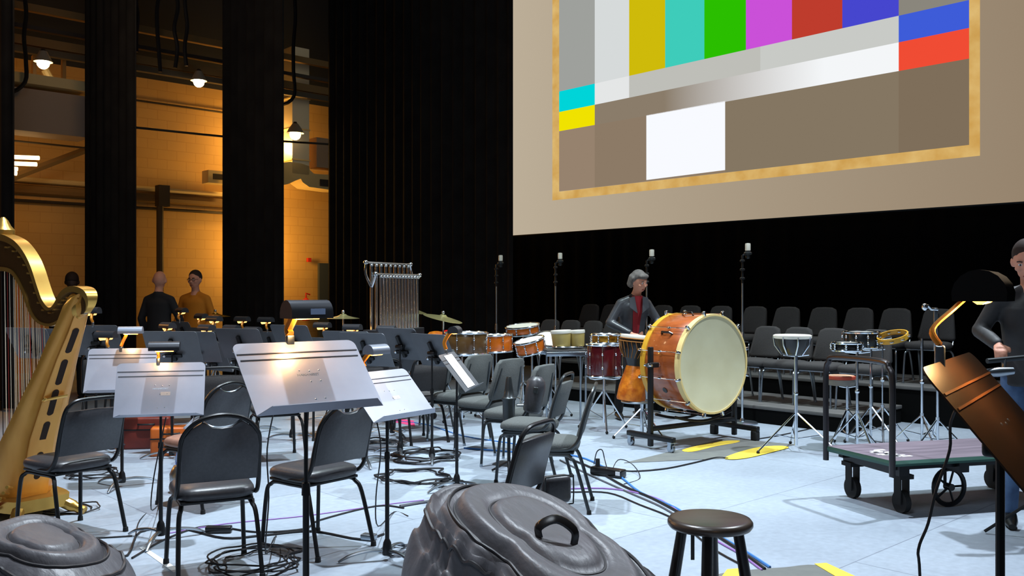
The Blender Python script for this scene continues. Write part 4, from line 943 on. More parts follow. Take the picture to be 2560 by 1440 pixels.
pole_stand(2305, 8.9, 1.05, 'chrome post stand, left one under the empty black clamps', yaw=30, zt=.3)
s_ = pole_stand(2344, 8.6, 1.30, 'chrome post with a bent metal arm on top, right one of the pair', yaw=80, zt=.3)
MB().box((-.02, 0, 1.15), (.035, .02, .40), bv=.006).build('flat_bar', 'chrome_dull', s_)
mb = MB(); mb.tube([(-.13, 0, 1.375), (-.09, 0, 1.37), (-.06, 0, 1.34), (0, 0, 1.335)], .014, 8); mb.ball((-.12, 0, 1.36), (.03, .025, .035), 10, 8); mb.build('bent_arm', 'chrome', s_)
# ---------------------------------------------------------------- flatbed cart
def cart():
    a = Vector((2.53, 6.12, 0)); b = Vector((2.30, 6.74, 0)); u = Vector((.965, .262, 0)); v = (b-a).normalized(); L = 1.55; Wd = (b-a).length
    y = Vector((-u.y, u.x, 0)); Wd = (b-a).dot(y)
    t = empty('flatbed_cart', a, 0, 'low flatbed cart with a purple-grey deck and hoop handle', 'cart'); t.rotation_euler = (0, 0, math.atan2(u.y, u.x))
    sh = -(b-a).dot(u)
    zt = .375
    P = lambda x, yy: (x-sh*yy/Wd, yy)
    out = [P(0, 0), P(L, 0), P(L, Wd), P(0, Wd)]
    MB().prism(out, zt-.035, zt).build('deck', mat('deck_ply', (124, 112, 124), .5, c2=(98, 88, 100), scale=6, stretch=(.3, 3, 1), detail=8), t)
    mb = MB(); ed = [Vector((x, yy, zt-.02)) for x, yy in out]
    mb.tube(ed, .02, 4, closed=True); mb.build('edge_angle', mat('green_edge', (44, 84, 74), .5, .3), t)
    mb = MB(); rnd = random.Random(4)
    for k in range(16):
        x, yy = P(.12+rnd.random()*.12, .1+rnd.random()*.34); mb.box((x, yy, zt+.001), (.05+.05*rnd.random(), .02+.02*rnd.random(), .002), M=None)
    mb.build('white_tape_scraps', 'white_paper', t)
    hp = [Vector((*P(-.0, .0), z)) for z in (.27, .5, .90)]+[Vector((*P(-.0, .03), .99)), Vector((*P(-.0, .1), 1.03))]+[Vector((*P(-.0, Wd-.1), 1.03)), Vector((*P(-.0, Wd-.03), .99))]+[Vector((*P(-.0, Wd), z)) for z in (.90, .5, .27)]
    MB().tube(catmull(hp, 4), .021, 10).build('hoop_handle', mat('handle_steel', (66, 64, 66), .3, .8), t)
    for x in (.14, .62, 1.38):
        mb = MB(); x0, y0 = P(x, .02); x1, y1 = P(x, Wd-.02); mb.box(((x0+x1)/2, (y0+y1)/2, .30), (.08, y1-y0, .07)); mb.build('cross_beam', 'black_steel', t)
    for yy in (.08, Wd-.08):
        x0, _ = P(.05, yy); MB().box((x0+L/2-.05, yy, .325), (L-.12, .05, .05)).build('side_rail', 'black_steel', t)
    for x, yy in ((.16, .10), (.16, Wd-.08), (1.40, .08), (1.40, Wd-.08)):
        x0, _ = P(x, yy); mb = MB()
        mb.cyl((x0-.02, yy, .075), (x0+.02, yy, .075), .075, .075, 22); mb.box((x0-.032, yy, .15), (.008, .07, .18)); mb.box((x0+.032, yy, .15), (.008, .07, .18)); mb.box((x0, yy, .25), (.11, .11, .03)); mb.build('caster', 'rubber', t)
    for yy in (.16,):
        x0, _ = P(.60, yy); mb = MB(); c = Vector((x0, yy, .14))
        mb.tube([c+Vector((.125*math.cos(a_), 0, .125*math.sin(a_))) for a_ in [2*PI*k/28 for k in range(28)]], .017, 8, closed=True)
        for k in range(5): a_ = 2*PI*k/5; mb.tube([c, c+Vector((.12*math.cos(a_), 0, .12*math.sin(a_)))], .008, 6)
        mb.cyl(c-Vector((0, .03, 0)), c+Vector((0, .03, 0)), .025, .025, 12); mb.tube([c+Vector((0, .04, 0)), c+Vector((0, .04, .17))], .012, 6); mb.build('spoked_wheel', 'black_steel', t)
cart()
# ---------------------------------------------------------------- stool
t = empty('round_stool', W(1775, 3.62), 0, 'round dark wooden stool in the foreground, right of the big soft bag', 'stool')
MB().lathe([(.135, .572), (.158, .576), (.166, .588), (.165, .60), (.157, .61), (.14, .6135), (.001, .6135)], 48).build('seat', 'stool_seat', t, smooth=50)
for k, a0 in enumerate((0, 90, 180, 270)):
    a = R(a0-17); u = Vector((math.cos(a), math.sin(a), 0))
    l = MB().tube([u*.105+Vector((0, 0, .58)), u*.15+Vector((0, 0, .30)), u*.18+Vector((0, 0, 0))], [.021, .024, .017], 12).build('leg', 'black_gloss', t)
for z, rot_ in ((.20, 32), (.27, 77)):
    for k in range(4):
        a = R(-17+90*k); q = .165 if z < .25 else .155
        if (k % 2) == (z > .25): continue
        b = a+PI/2; MB().tube([(q*math.cos(a), q*math.sin(a), z), (q*math.cos(b), q*math.sin(b), z)], .010, 8).build('rung', 'black_gloss', t)
MB().box((-.088, -.10, .53), (.014, .003, .11)).build('hanging_strap', 'black_gloss', t)
# ---------------------------------------------------------------- soft instrument bags
def soft_bag(nm, label, loc, rz, L_, Wd, H0, H1, seed=1, handle=True, roll=True):
    """padded bag for a big string instrument, lying on its back; x runs from the broad end (-) to the narrow end (+)"""
    t = empty(nm, loc, rz, label, 'instrument bag')
    def rad(a):
        ca, sa = math.cos(a), math.sin(a); e = 2.5
        base = (abs(ca/(L_/2))**e+abs(sa/(Wd/2))**e)**(-1/e)
        return base*(1-.10*math.exp(-((abs(a)-PI*.42)/.28)**2))
    def pt(a, r, lift=0.0):
        R_ = rad(a); p = 2.9
        x, y = math.cos(a)*R_*r, math.sin(a)*R_*r
        f = (x/L_+.5); H = H0+(H1-H0)*max(0, min(1, f))**1.2
        z = H*(max(0, 1-r**p))**(1/p)
        z -= .035*math.exp(-((r-.60)/.022)**2)+.03*math.exp(-((r-.36)/.03)**2)
        z += .02*math.exp(-((r-.52)/.06)**2)
        if roll: z += (.045*math.exp(-((r-.775)/.030)**2)-.03*math.exp(-((r-.715)/.02)**2)-.03*math.exp(-((r-.845)/.025)**2))*max(0, min(1, (.5-math.sin(a))*1.5))
        n1 = noise.noise(Vector((x*4+seed, y*4, 0)))*.016; n2 = noise.noise(Vector((a*7+seed, r*2.5, 1)))*.05*max(0, r-.6)
        w = n1+n2
        if roll and -2.9 < a < .2:
            ph = a*30+6*noise.noise(Vector((a*3, r*2, seed)))
            w += .015*math.sin(ph*.8+r*10)*math.exp(-((r-.86)/.09)**2)+.012*math.sin(a*13+r*25+4*noise.noise(Vector((a*2, r*3, seed+4))))*math.exp(-((r-.72)/.07)**2)
        z = max(0.0, z+w*(1 if r < .99 else 0)+lift); return Vector((x*(1+w*.5), y*(1+w*.5), z))
    NA, NR = 160, 56; angs = [2*PI*k/NA-PI for k in range(NA)]; rings = []
    for i in range(NR): rings.append([tuple(pt(a, math.sin(PI/2*(i+.02)/NR))) for a in angs])
    rings.append([tuple(Vector((p[0], p[1], .0))) for p in rings[-1]])
    body = MB().loft(rings).build('padded_body', 'bag_nylon', t, smooth=80)
    for r, rr in ((.60, .007), (.645, .006), (.36, .006), (.80, .009)):
        MB().tube([pt(a, r, .004) for a in angs], rr, 6, closed=True).build('piping', 'bag_piping', body)
    if handle:
        mb = MB(); a1 = pt(R(5), .20); a2 = pt(R(-50), .24)
        pts = catmull([a1, a1+Vector((.0, 0, .05)), a1.lerp(a2, .5)+Vector((.0, .0, .08)), a2+Vector((0, 0, .04)), a2], 5)
        mb.tube(pts, .008, 8, flat=2.4); mb.build('handle', 'black_gloss', t)
        mb = MB(); c = pt(R(18), .60)+Vector((0, 0, .012)); mb.tube([c+Vector((.032*math.cos(q_), .014*math.sin(q_), .022*math.sin(q_)+.012)) for q_ in [2*PI*k/16 for k in range(16)]], .004, 6, closed=True); mb.build('d_ring', 'chrome', t)
        p = pt(R(-35), .66); MB().box((0, 0, 0), (.03, .012, .008), M=XF(tuple(p+Vector((0, 0, .012))), rz=-30)).build('zip_pull', 'chrome_dull', t)
    return t
soft_bag('double_bass_bag', 'huge black quilted soft bag in the foreground, bottom middle', Vector((.13, 3.57, 0)), -53, 1.54, .84, .80, .34, 3)
soft_bag('cello_bag', 'black soft bag poking in at the bottom left corner', W(110, 4.2), -30, .98, .66, .47, .30, 8, handle=False, roll=False)
t = empty('small_case', W(1389, 4.85), 28, 'small black padded case with pale edge, right of the loop-topped chair', 'case')
MB().box((0, 0, .46), (.17, .075, .15), bv=.03).build('shell', 'black_vinyl', t); MB().tube(catmull([(.085*a_, -.04, .46+.075*b_) for a_, b_ in ((-.8, -1), (.8, -1), (1, -.8), (1, .8), (.8, 1), (-.8, 1), (-1, .8), (-1, -.8))], 3, True), .004, 6, closed=True).build('piping', 'dark_steel', t)
MB().box((0, .0, .17), (.05, .05, .34), bv=.01).build('support_post', 'black_steel', t)
# things on middle-row chairs
t = empty('instrument_case', W(1330, 7.7, z=.49), 0, 'rounded black case standing on a middle row chair', 'case'); t.rotation_euler = (0, R(8), 0)
MB().lathe([(.06, 0), (.075, .02), (.08, .10), (.085, .2), (.075, .27), (.04, .305), (.001, .31)], 22).build('case_body', 'black_vinyl', t, smooth=60); MB().box((0, -.095, .2), (.04, .02, .05), bv=.006).build('case_clasp', 'dark_steel', t)
t = empty('woodwind_instrument', W(1272, 7.6), 0, 'dark silver cone-topped horn standing up before a middle row chair', 'instrument')
MB().lathe([(.03, .30), (.045, .32), (.05, .46), (.052, .60), (.062, .615), (.062, .625), (.045, .635), (.034, .70), (.024, .78), (.018, .80), (.001, .805)], 20).build('cone_body', 'dark_steel', t, smooth=50)
MB().tube([(0, 0, .30), (0, 0, .05)], .014, 8).build('peg', 'black_steel', t)
for k in range(3):
    a = R(30+120*k); MB().tube([(0, 0, .10), (.16*math.cos(a), .16*math.sin(a), .012)], .010, 6).build('leg', 'black_steel', t)
tag(MB().box((0, 0, .02), (.12, .10, .035), bv=.008).build('small_box', 'chrome_dull', loc=W(1308, 8.05, z=.485)), 'small shiny box on the seat beside the black case', 'box')
# cases and bags on the floor behind the left desks
def case(px, d, sz, rz, m, lab, nm='instrument_case'):
    t = empty(nm, W(px, d), rz, lab, 'case'); MB().box((0, 0, sz[2]/2), sz, bv=.02).build('shell', m, t)
    MB().box((0, -sz[1]/2, sz[2]*.62), (sz[0]+.004, .012, .012)).build('lid_seam', 'black_steel', t); MB().tube(catmull([(-.07, -sz[1]/2, sz[2]*.8), (-.06, -sz[1]/2-.03, sz[2]*.8), (.06, -sz[1]/2-.03, sz[2]*.8), (.07, -sz[1]/2, sz[2]*.8)], 3), .009, 6).build('handle', 'black_steel', t)
    return t
mat('case_red', (120, 40, 26), .5, c2=(90, 30, 22), scale=5); mat('case_orange', (196, 96, 30), .45)
case(373, 8.9, (.42, .25, .30), 10, 'case_red', 'red-brown case on the floor under the stickered desk')
case(430, 8.5, (.36, .2, .26), 16, 'case_orange', 'orange case beside the red-brown case')
case(298, 9.2, (.22, .2, .28), -10, 'black_gloss', 'small black case left of the red-brown case')
mat('denim', (50, 90, 170), .7, c2=(150, 180, 220), scale=14, bump=.5); mat('pale_cloth', (170, 180, 196), .7, c2=(120, 128, 140), scale=6, bump=.5)
def heap(px, d, r, z, m, lab, seed, nm, cat):
    rings = []
    for i in range(12):
        a = PI/2*i/11; ring = []
        for k in range(28):
            b = 2*PI*k/28; n = 1+.3*noise.noise(Vector((math.cos(b)*2+seed, math.sin(b)*2, i*.25)))
            ring.append((r[0]*math.cos(a)*n*math.cos(b), r[1]*math.cos(a)*n*math.sin(b), r[2]*math.sin(a)*(1+.2*(n-1))))
        rings.append(ring)
    return tag(MB().loft(rings).build(nm, m, loc=W(px, d, z=z), smooth=80), lab, cat)
heap(500, 8.1, (.22, .16, .30), 0, 'denim', 'blue and white bag heaped behind the brown-seated chair', 2, 'cloth_bag', 'bag')
heap(525, 7.9, (.20, .14, .12), .33, 'pale_cloth', 'pale bunched jacket lying on the blue bag', 5, 'jacket', 'clothing')
o = tag(MB().lathe([(.05, 0), (.085, .04), (.09, .14), (.06, .2), (.001, .21)], 18).build('grey_mute', 'chrome_dull', loc=W(455, 6.9), smooth=60), 'grey rounded mute standing under the brown-seated chair', 'mute')
# ---------------------------------------------------------------- tape, mats on the floor
def flat(pts, z0, z1, nm, m): return MB().prism([tuple(F(*p, z=0).xy) for p in pts], z0, z1).build(nm, m)
def smooth_flat(pts, z1, nm, m, z0=0.0):
    q = catmull([F(*p) for p in pts], 4, True); return MB().prism([tuple(v.xy) for v in q], z0, z1).build(nm, m)
tag(flat([(1560, 1158), (1815, 1096), (1990, 1112), (1835, 1146)], .0, .004, 'floor_mat', 'mat_grey'), 'thin grey mat under the bass drum stand, edged in yellow', 'mat')
tag(smooth_flat([(1812, 1146), (1850, 1131), (1900, 1119), (1950, 1116), (1972, 1120), (1945, 1128), (1880, 1144), (1835, 1150)], .007, 'floor_tape', 'yellow_tape', .0045), 'long yellow floor strip right of the bass drum stand', 'tape')
tag(smooth_flat([(1706, 1126), (1760, 1112), (1810, 1104), (1848, 1103), (1840, 1108), (1790, 1117), (1730, 1131)], .007, 'floor_tape', 'yellow_tape', .0045), 'yellow floor strip in the shadow of the bass drum', 'tape')
tag(smooth_flat([(1800, 1436), (1900, 1424), (1960, 1420), (2040, 1414), (2110, 1440), (2260, 1520), (1700, 1540), (1750, 1470)], .004, 'floor_mat', 'mat_grey'), 'grey mat at the bottom edge behind the stool', 'mat')
tag(flat([(2036, 1412), (2066, 1410), (2260, 1500), (2200, 1510)], .0045, .007, 'floor_tape', 'yellow_tape'), 'yellow strip on the mat at the bottom edge, right', 'tape')
tag(flat([(1818, 1426), (1852, 1423), (1870, 1452), (1800, 1450)], .0045, .007, 'floor_tape', 'yellow_tape'), 'short yellow strip on the mat beside the stool leg', 'tape')
tag(flat([(348, 1370), (360, 1368), (450, 1426), (434, 1432)], .0, .003, 'floor_tape', 'white_paper'), 'bright white floor strip between the legs of the nearest chair', 'tape')
emp = flat([(982, 1046), (1034, 1052), (1038, 1066), (988, 1056)], 0, .004, 'floor_tape', mat('pink', (240, 70, 130), .7)); tag(emp, 'pink patch on the floor behind the stickered right desk', 'tape')
# ---------------------------------------------------------------- cables
def cable(pts, r, m, lab, group=None, cat='cable', z=None):
    P = []
    for k, p in enumerate(pts):
        zz = p[2] if len(p) > 2 else r
        v = F(p[0], p[1], zz) if len(p) < 4 else W(p[0], p[3], z=p[2]); P.append(v)
    return tag(MB().tube(catmull(P, 5), r, 6).build('cable', m), lab, cat, group)
def coil(px, py, rr, n, r, m, lab, seed=0):
    c = F(px, py, 0); rnd = random.Random(seed); P = []
    for k in range(n*14):
        a = 2*PI*k/14; q = rr*(.65+.45*rnd.random()); P.append((c.x+q*math.cos(a)+rnd.uniform(-.02, .02), c.y+q*math.sin(a), r+.012*(k//14)+rnd.random()*.008))
    return tag(MB().tube(catmull(P, 3), r, 6).build('cable_coil', m), lab, 'cable')
cable([(-20, 1352), (120, 1340), (300, 1395), (350, 1330), (455, 1322), (560, 1345), (660, 1338), (780, 1328), (900, 1348), (960, 1335)], .007, 'cable_black', 'black cable running under the three nearest chairs')
cable([(330, 1395), (420, 1345), (520, 1315), (640, 1330), (760, 1322), (800, 1300), (940, 1265), (1010, 1270)], .006, 'cable_black', 'second black cable winding toward the big soft bag')
cable([(395, 1338), (560, 1310), (760, 1290), (960, 1262), (1060, 1250)], .004, 'cable_purple', 'thin purple cable crossing the floor behind the nearest chair')
cable([(1240, 1225), (1400, 1222), (1530, 1222), (1640, 1245), (1705, 1285), (1740, 1310), (1790, 1350), (1850, 1385), (1905, 1425)], .006, 'cable_purple', 'purple cable of the bundle leading to the stool')
cable([(1160, 1120), (1290, 1130), (1440, 1140), (1540, 1185), (1600, 1230), (1690, 1270), (1730, 1300), (1850, 1370), (1925, 1418)], .008, 'cable_blue', 'blue cable of the bundle leading to the stool')
cable([(1420, 1146), (1480, 1170), (1560, 1215), (1630, 1245), (1700, 1282), (1750, 1312), (1850, 1376), (1912, 1422)], .009, 'cable_black', 'black cable of the bundle leading to the stool')
cable([(1400, 1150), (1470, 1185), (1570, 1230), (1650, 1265), (1700, 1295)], .007, 'cable_grey', 'grey cable at the near side of the bundle')
cable([(1270, 1228), (1420, 1230), (1520, 1232), (1600, 1262), (1690, 1300), (1780, 1370), (1860, 1415)], .006, 'cable_black', 'thin black cable passing under the stool')
cable([(1540, 1172), (1580, 1178), (1660, 1172), (1730, 1158), (1790, 1144), (1820, 1146)], .007, 'cable_black', 'black cable from the power box to the yellow strip')
cable([(950, 1050), (1060, 1060), (1160, 1090), (1300, 1112), (1420, 1142)], .006, 'cable_blue', 'thin blue cable under the middle row chairs')
cable([(1485, 1160), (1492, 1130, .12), (1505, 1125, .14), (1512, 1150, .05), (1520, 1180)], .005, 'cable_black', 'looped lead standing up at the power box')
cable([(1525, 1190), (1545, 1150, .1), (1580, 1160, .06), (1600, 1195), (1560, 1210)], .004, 'cable_black', 'thin tangled lead right of the power box')
cable([(1890, 1098), (1950, 1088), (2030, 1070), (2045, 1058), (1990, 1048), (1900, 1040)], .006, 'cable_black', 'black cable looping behind the bowl drum stand')
cable([(690, 1040, .95, 4.6), (668, 1130, .7, 4.7), (672, 1200, .45, 4.7), (664, 1290, .15, 4.75), (690, 1340), (700, 1400), (650, 1425), (600, 1440)], .004, 'cable_black', 'thin lead hanging from the biggest desk to the floor')
cable([(937, 1050, .8, 5.3), (952, 1110, .6, 5.3), (940, 1200, .3, 5.4), (945, 1240, .1, 5.5), (985, 1280), (1020, 1290)], .004, 'cable_black', 'thin lead hanging from the right stickered desk')
cable([(415, 1080, .75, 5.5), (385, 1150, .4, 5.5), (378, 1200, .2, 5.5), (396, 1260), (350, 1300), (338, 1350)], .004, 'cable_black', 'thin lead hanging beside the left stickered desk')
cable([(2382, 1035, .62, 2.35+.0), (2378, 1100, .55, 2.4), (2340, 1200, .42, 2.5), (2328, 1280, .3, 2.6)][:0]+[(2420, 940, 1.25, 2.45), (2378, 1045, 1.15, 2.5), (2374, 1120, 1.07, 2.5), (2340, 1220, .96, 2.5), (2320, 1310, .87, 2.5), (2296, 1370, .80, 2.5), (2300, 1440, .72, 2.5), (2310, 1700, .3, 2.5), (2290, 1950, .01, 2.5)], .004, 'cable_black', 'black lead hanging from the desk at the right edge')
cable([(0, 1310), (80, 1306), (150, 1330), (110, 1350), (240, 1345), (330, 1340)], .005, 'cable_black', 'black cable near the harp foot')
cable([(190, 1045), (230, 1060), (300, 1085), (280, 1100), (210, 1110)], .006, 'cable_black', 'dark cable loop on the floor right of the harp')
cable([(1000, 1265), (1060, 1255), (1110, 1250), (1180, 1240), (1250, 1232)], .010, 'cable_grey', 'thick grey cable reaching the big soft bag from the left')
for a_ in ((640, 1412, .26, 5, .005, 'cable_black', 'tangled black cable coil at the bottom, left of the biggest stand pole', 3), (948, 1118, .26, 4, .008, 'cable_grey', 'loose cable coil on the floor right of the biggest desk', 4), (1062, 1146, .30, 4, .007, 'cable_black', 'black cable tangle around the foot of the far dark stand', 5),
           (230, 1190, .20, 4, .005, 'cable_black', 'fine cable tangle behind the loop-backed chair', 6), (180, 1275, .18, 2, .005, 'cable_black', 'two thin cable loops beside the harp foot', 7), (1120, 1215, .14, 3, .006, 'cable_black', 'small cable knot at the foot of the edge-on stand', 8), (270, 1110, .22, 3, .005, 'cable_black', 'cable tangle on the floor behind the left desks', 9), (1000, 1380, .10, 2, .006, 'cable_grey', 'small grey loop left of the big soft bag', 10), (1030, 1195, .33, 2, .008, 'cable_black', 'wide black cable loop between the stands', 12), (875, 1070, .2, 3, .005, 'cable_black', 'cable tangle under the chairs behind the biggest desk', 13)): coil(*a_)
t = empty('power_box', F(1520, 1190), -38, 'black power box on the blue cable bundle', 'box')
MB().box((0, 0, .035), (.30, .09, .065), bv=.012).build('shell', 'black_gloss', t); MB().box((.12, -.047, .04), (.04, .006, .03)).build('label_patch', 'white_paper', t); MB().cyl((-.1, 0, .06), (-.1, 0, .13), .02, .018, 10).build('plug', 'rubber', t)
t = empty('power_box', F(547, 1332), 4, 'small black connector block behind the nearest chair', 'box')
MB().box((0, 0, .022), (.16, .05, .04), bv=.008).build('shell', 'black_gloss', t)
t = empty('power_box', F(922, 1350), -20, 'small metal junction at the rear foot of the chair under the biggest desk', 'box')
MB().box((0, 0, .02), (.09, .06, .035), bv=.008).build('shell', 'chrome_dull', t)
# ---------------------------------------------------------------- people (front = -Y)
mat('leather', (58, 58, 62), .35, c2=(70, 72, 78), scale=5, bump=.3); mat('shirt_red', (150, 24, 36), .7); mat('trouser_black', (20, 20, 22), .85)
mat('jumper_mustard', (196, 120, 20), .85); mat('cloth_black', (26, 26, 30), .85); mat('jeans', (60, 84, 120), .8, c2=(80, 110, 150), scale=10); mat('puffer', (38, 38, 40), .6, c2=(50, 50, 52), scale=8, bump=.5)
mat('skin_pink', (214, 150, 124), .6); mat('shoe', (18, 18, 18), .4); mat('glass_frame', (40, 20, 20), .4); mat('lip', (150, 78, 70), .6)
def remesh(o, vox, it=4):
    m = o.modifiers.new('remesh', 'REMESH'); m.mode = 'VOXEL'; m.voxel_size = vox; m.use_smooth_shade = True
    s = o.modifiers.new('smooth', 'SMOOTH'); s.iterations = it; s.factor = .5; return o
def cap(mb, a, b, ra, rb, seg=12):
    a = Vector(a); b = Vector(b); mb.tube([a, b], [ra, rb], seg); mb.ball(a, ra, seg, 8); mb.ball(b, rb, seg, 8)
def person(label, loc, yaw, J, top, trous, hair, skin='skin_pink', vox=.016, extras=None, shoes='shoe', coat_len=0.0, tr=1.0, hairstyle='short', legs=True, curl=True):
    """J: hips, chest, neck, head, (shoulder, elbow, wrist, hand tip)L/R, (hip, knee, ankle)L/R"""
    t = empty('person', loc, yaw, label, 'person'); V = Vector
    hp, ch, nk, hd = V(J['hips']), V(J['chest']), V(J['neck']), V(J['head'])
    up = (hd-nk).normalized(); look = V(J.get('look', (0, -1, 0))).normalized(); look = (look-up*look.dot(up)).normalized(); sd = look.cross(up).normalized()
    HM = frame_to(hd, -sd, -look, up)    # local: x side, -y forward, z up
    b = MB()
    b.ball((0, .005, .01), (.082, .102, .108), 20, 14, M=HM); b.ball((0, -.03, -.055), (.062, .065, .062), 16, 10, M=HM)   # skull, jaw
    b.tube([(0, -.088, .02), (0, -.112, -.022), (0, -.092, -.036)], [.010, .016, .010], 8, M=HM)                        # nose
    for s in (-1, 1):
        b.ball((s*.084, .005, -.01), (.016, .022, .034), 10, 8, M=HM)
        b.ball((s*.045, -.075, -.02), (.025, .02, .02), 8, 6, M=HM)
    cap(b, nk-up*.04, hd-up*.07+look*.005, .056, .052)
    cap(b, ch, nk-up*.02, .10, .06)
    b.box(tuple((hp+ch)/2), (.26, .16, (ch-hp).length), bv=.06)
    for s, S_ in ((-1, 'L'), (1, 'R')):
        sh, el, wr, ht = [V(q) for q in J['arm'+S_]]
        cap(b, sh, el, .05, .038); cap(b, el, wr, .038, .026)
        # palm, thumb and four fingers
        d = (ht-wr).normalized(); ref = V(J.get('palm'+S_, (0, 0, -1))); nrm = (ref-d*ref.dot(d)).normalized(); w = d.cross(nrm).normalized()*s
        L = (ht-wr).length; pc = wr+d*L*.28
        b.tube([wr-d*.01, wr+d*.03, wr+d*L*.5], [.027, .036, .038], 10, flat=.5 if abs(nrm.z) > .6 else 1)
        for k, (o_, ln) in enumerate(((-.030, .86), (-.010, 1.0), (.011, .95), (.031, .76))):
            r0 = wr+d*L*.45+w*o_; r1 = r0+d*L*.28*ln+nrm*.006; r2 = r1+d*L*.16*ln+nrm*.022; r3 = r2+d*L*.06*ln+nrm*.026
            b.tube([r0, r1, r2, r3], [.0095, .009, .008, .006], 8)
        r0 = wr+d*L*.15-w*.03; b.tube([r0, r0-w*.022+d*.035, r0-w*.022+d*.065+nrm*.015], [.013, .011, .008], 8)
        if legs:
            h_, k_, a_ = [V(q) for q in J['leg'+S_]]
            cap(b, h_, k_, .075, .05); cap(b, k_, a_, .048, .034)
    body = remesh(b.build('body', skin, t), vox*.62, 2)
    # face
    for s in (-1, 1):
        MB().ball((s*.030, -.088, .012), (.013, .008, .008), 10, 6, M=HM).build('eye', 'white_paper', t)
        MB().ball((s*.030, -.0945, .012), (.006, .004, .006), 8, 6, M=HM).build('iris', 'black_gloss', t)
        MB().tube([(s*.016, -.096, .032), (s*.032, -.096, .037), (s*.048, -.084, .031)], .004, 6, M=HM).build('eyebrow', hair or 'hair_dark', t)
    MB().tube([(-.022, -.090, -.068), (0, -.1, -.066), (.022, -.090, -.068)], [.003, .006, .003], 8, M=HM).build('mouth', 'lip', t)
    if hair:
        h = MB(); h.ball((0, .022, .032), (.091, .102, .108), 20, 12, M=HM)
        cut = []
        if hairstyle == 'bob':
            for k in range(9):
                a = PI*(k/8)*1.0; x_, y_ = .085*math.cos(a), .02+.085*math.sin(a)
                cap(h, HM @ V((x_, y_, .04)), HM @ V((x_*1.12, y_*1.1, -.055)), .030, .026, 10)
            h.ball((0, -.055, .085), (.075, .045, .035), 14, 8, M=HM)
        ho = h.build('hair', hair, t)
        # keep the face clear
        vs = ho.data.vertices; inv = HM.inverted()
        for v in vs:
            p = inv @ v.co
            if p.y < -.02 and p.z < .055: p.y = -.02+max(0, (p.y+.02))*0; 
            if hairstyle == 'short' and p.z < -.02: p.x *= .8; p.y = min(p.y, .06)
            v.co = HM @ p
        remesh(ho, vox*.8, 2)
    # clothing
    c = MB(); mid = hp.lerp(ch, .5)
    for q0, q1, (w0, d0), (w1, d1) in ((hp-(ch-hp).normalized()*(.10+coat_len), mid, (.175, .125), (.165, .12)), (mid, ch, (.165, .12), (.185, .125))):
        ax = (q1-q0).normalized(); n_ = 6; rg = []
        x = V((1, 0, 0)); x = (x-ax*x.dot(ax)).normalized(); y = ax.cross(x)
        for i in range(n_+1):
            f = i/n_; w = w0+(w1-w0)*f; dd = d0+(d1-d0)*f
            rg.append([q0.lerp(q1, f)+x*w*math.cos(2*PI*k/20)+y*dd*math.sin(2*PI*k/20) for k in range(20)])
        c.loft(rg)
    c.ball(ch, (.175, .12, .08), 18, 10)
    for s, S_ in ((-1, 'L'), (1, 'R')):
        sh, el, wr, ht = [V(q) for q in J['arm'+S_]]
        cap(c, nk-up*.06, sh, .058, .062); cap(c, ch+V((s*.06, 0, .02)), sh, .07, .060); cap(c, sh, el, .060, .050); cap(c, el, wr.lerp(el, .10), .053, .042)
    cap(c, ch, nk-up*.055, .11, .072)
    remesh(c.build('jacket' if top in ('leather', 'puffer') else 'sweater', top, t), vox, 3)
    if legs:
        c = MB(); c.ball(hp, (.165, .12, .12), 18, 10)
        for s, S_ in ((-1, 'L'), (1, 'R')):
            h_, k_, a_ = [V(q) for q in J['leg'+S_]]
            cap(c, h_, k_, .092*tr, .066*tr); cap(c, k_, a_+V((0, 0, .02)), .064*tr, .056*tr)
        remesh(c.build('trousers', trous, t), vox, 3)
        for s, S_ in ((-1, 'L'), (1, 'R')):
            a_ = V(J['leg'+S_][2]); f = V(J.get('toe'+S_, (s*.15, -1, 0))).normalized()
            m_ = MB(); m_.tube([(a_.x-f.x*.05, a_.y-f.y*.05, .04), (a_.x, a_.y, .055), (a_.x+f.x*.10, a_.y+f.y*.10, .038), (a_.x+f.x*.19, a_.y+f.y*.19, .025)], [.036, .048, .042, .022], 12, flat=.8)
            m_.build('shoe', shoes, t, smooth=70)
    if extras: extras(t, HM)
    return t
def standing(H=1.76, **k):
    s = H/1.76; J = dict(hips=(0, 0, .96*s), chest=(0, 0, 1.34*s), neck=(0, .01, 1.50*s), head=(0, -.01, 1.645*s),
        armL=[(-.172, 0, 1.375*s), (-.25, .03, 1.13*s), (-.24, -.08, .88*s), (-.23, -.12, .71*s)], armR=[(.172, 0, 1.375*s), (.25, .03, 1.13*s), (.24, -.08, .88*s), (.23, -.12, .71*s)],
        legL=[(-.09, 0, .92*s), (-.11, -.02, .50*s), (-.12, .02, .08)], legR=[(.09, 0, .92*s), (.11, -.02, .50*s), (.12, .02, .08)], palmL=(1, 0, 0), palmR=(-1, 0, 0))
    J.update(k); return J
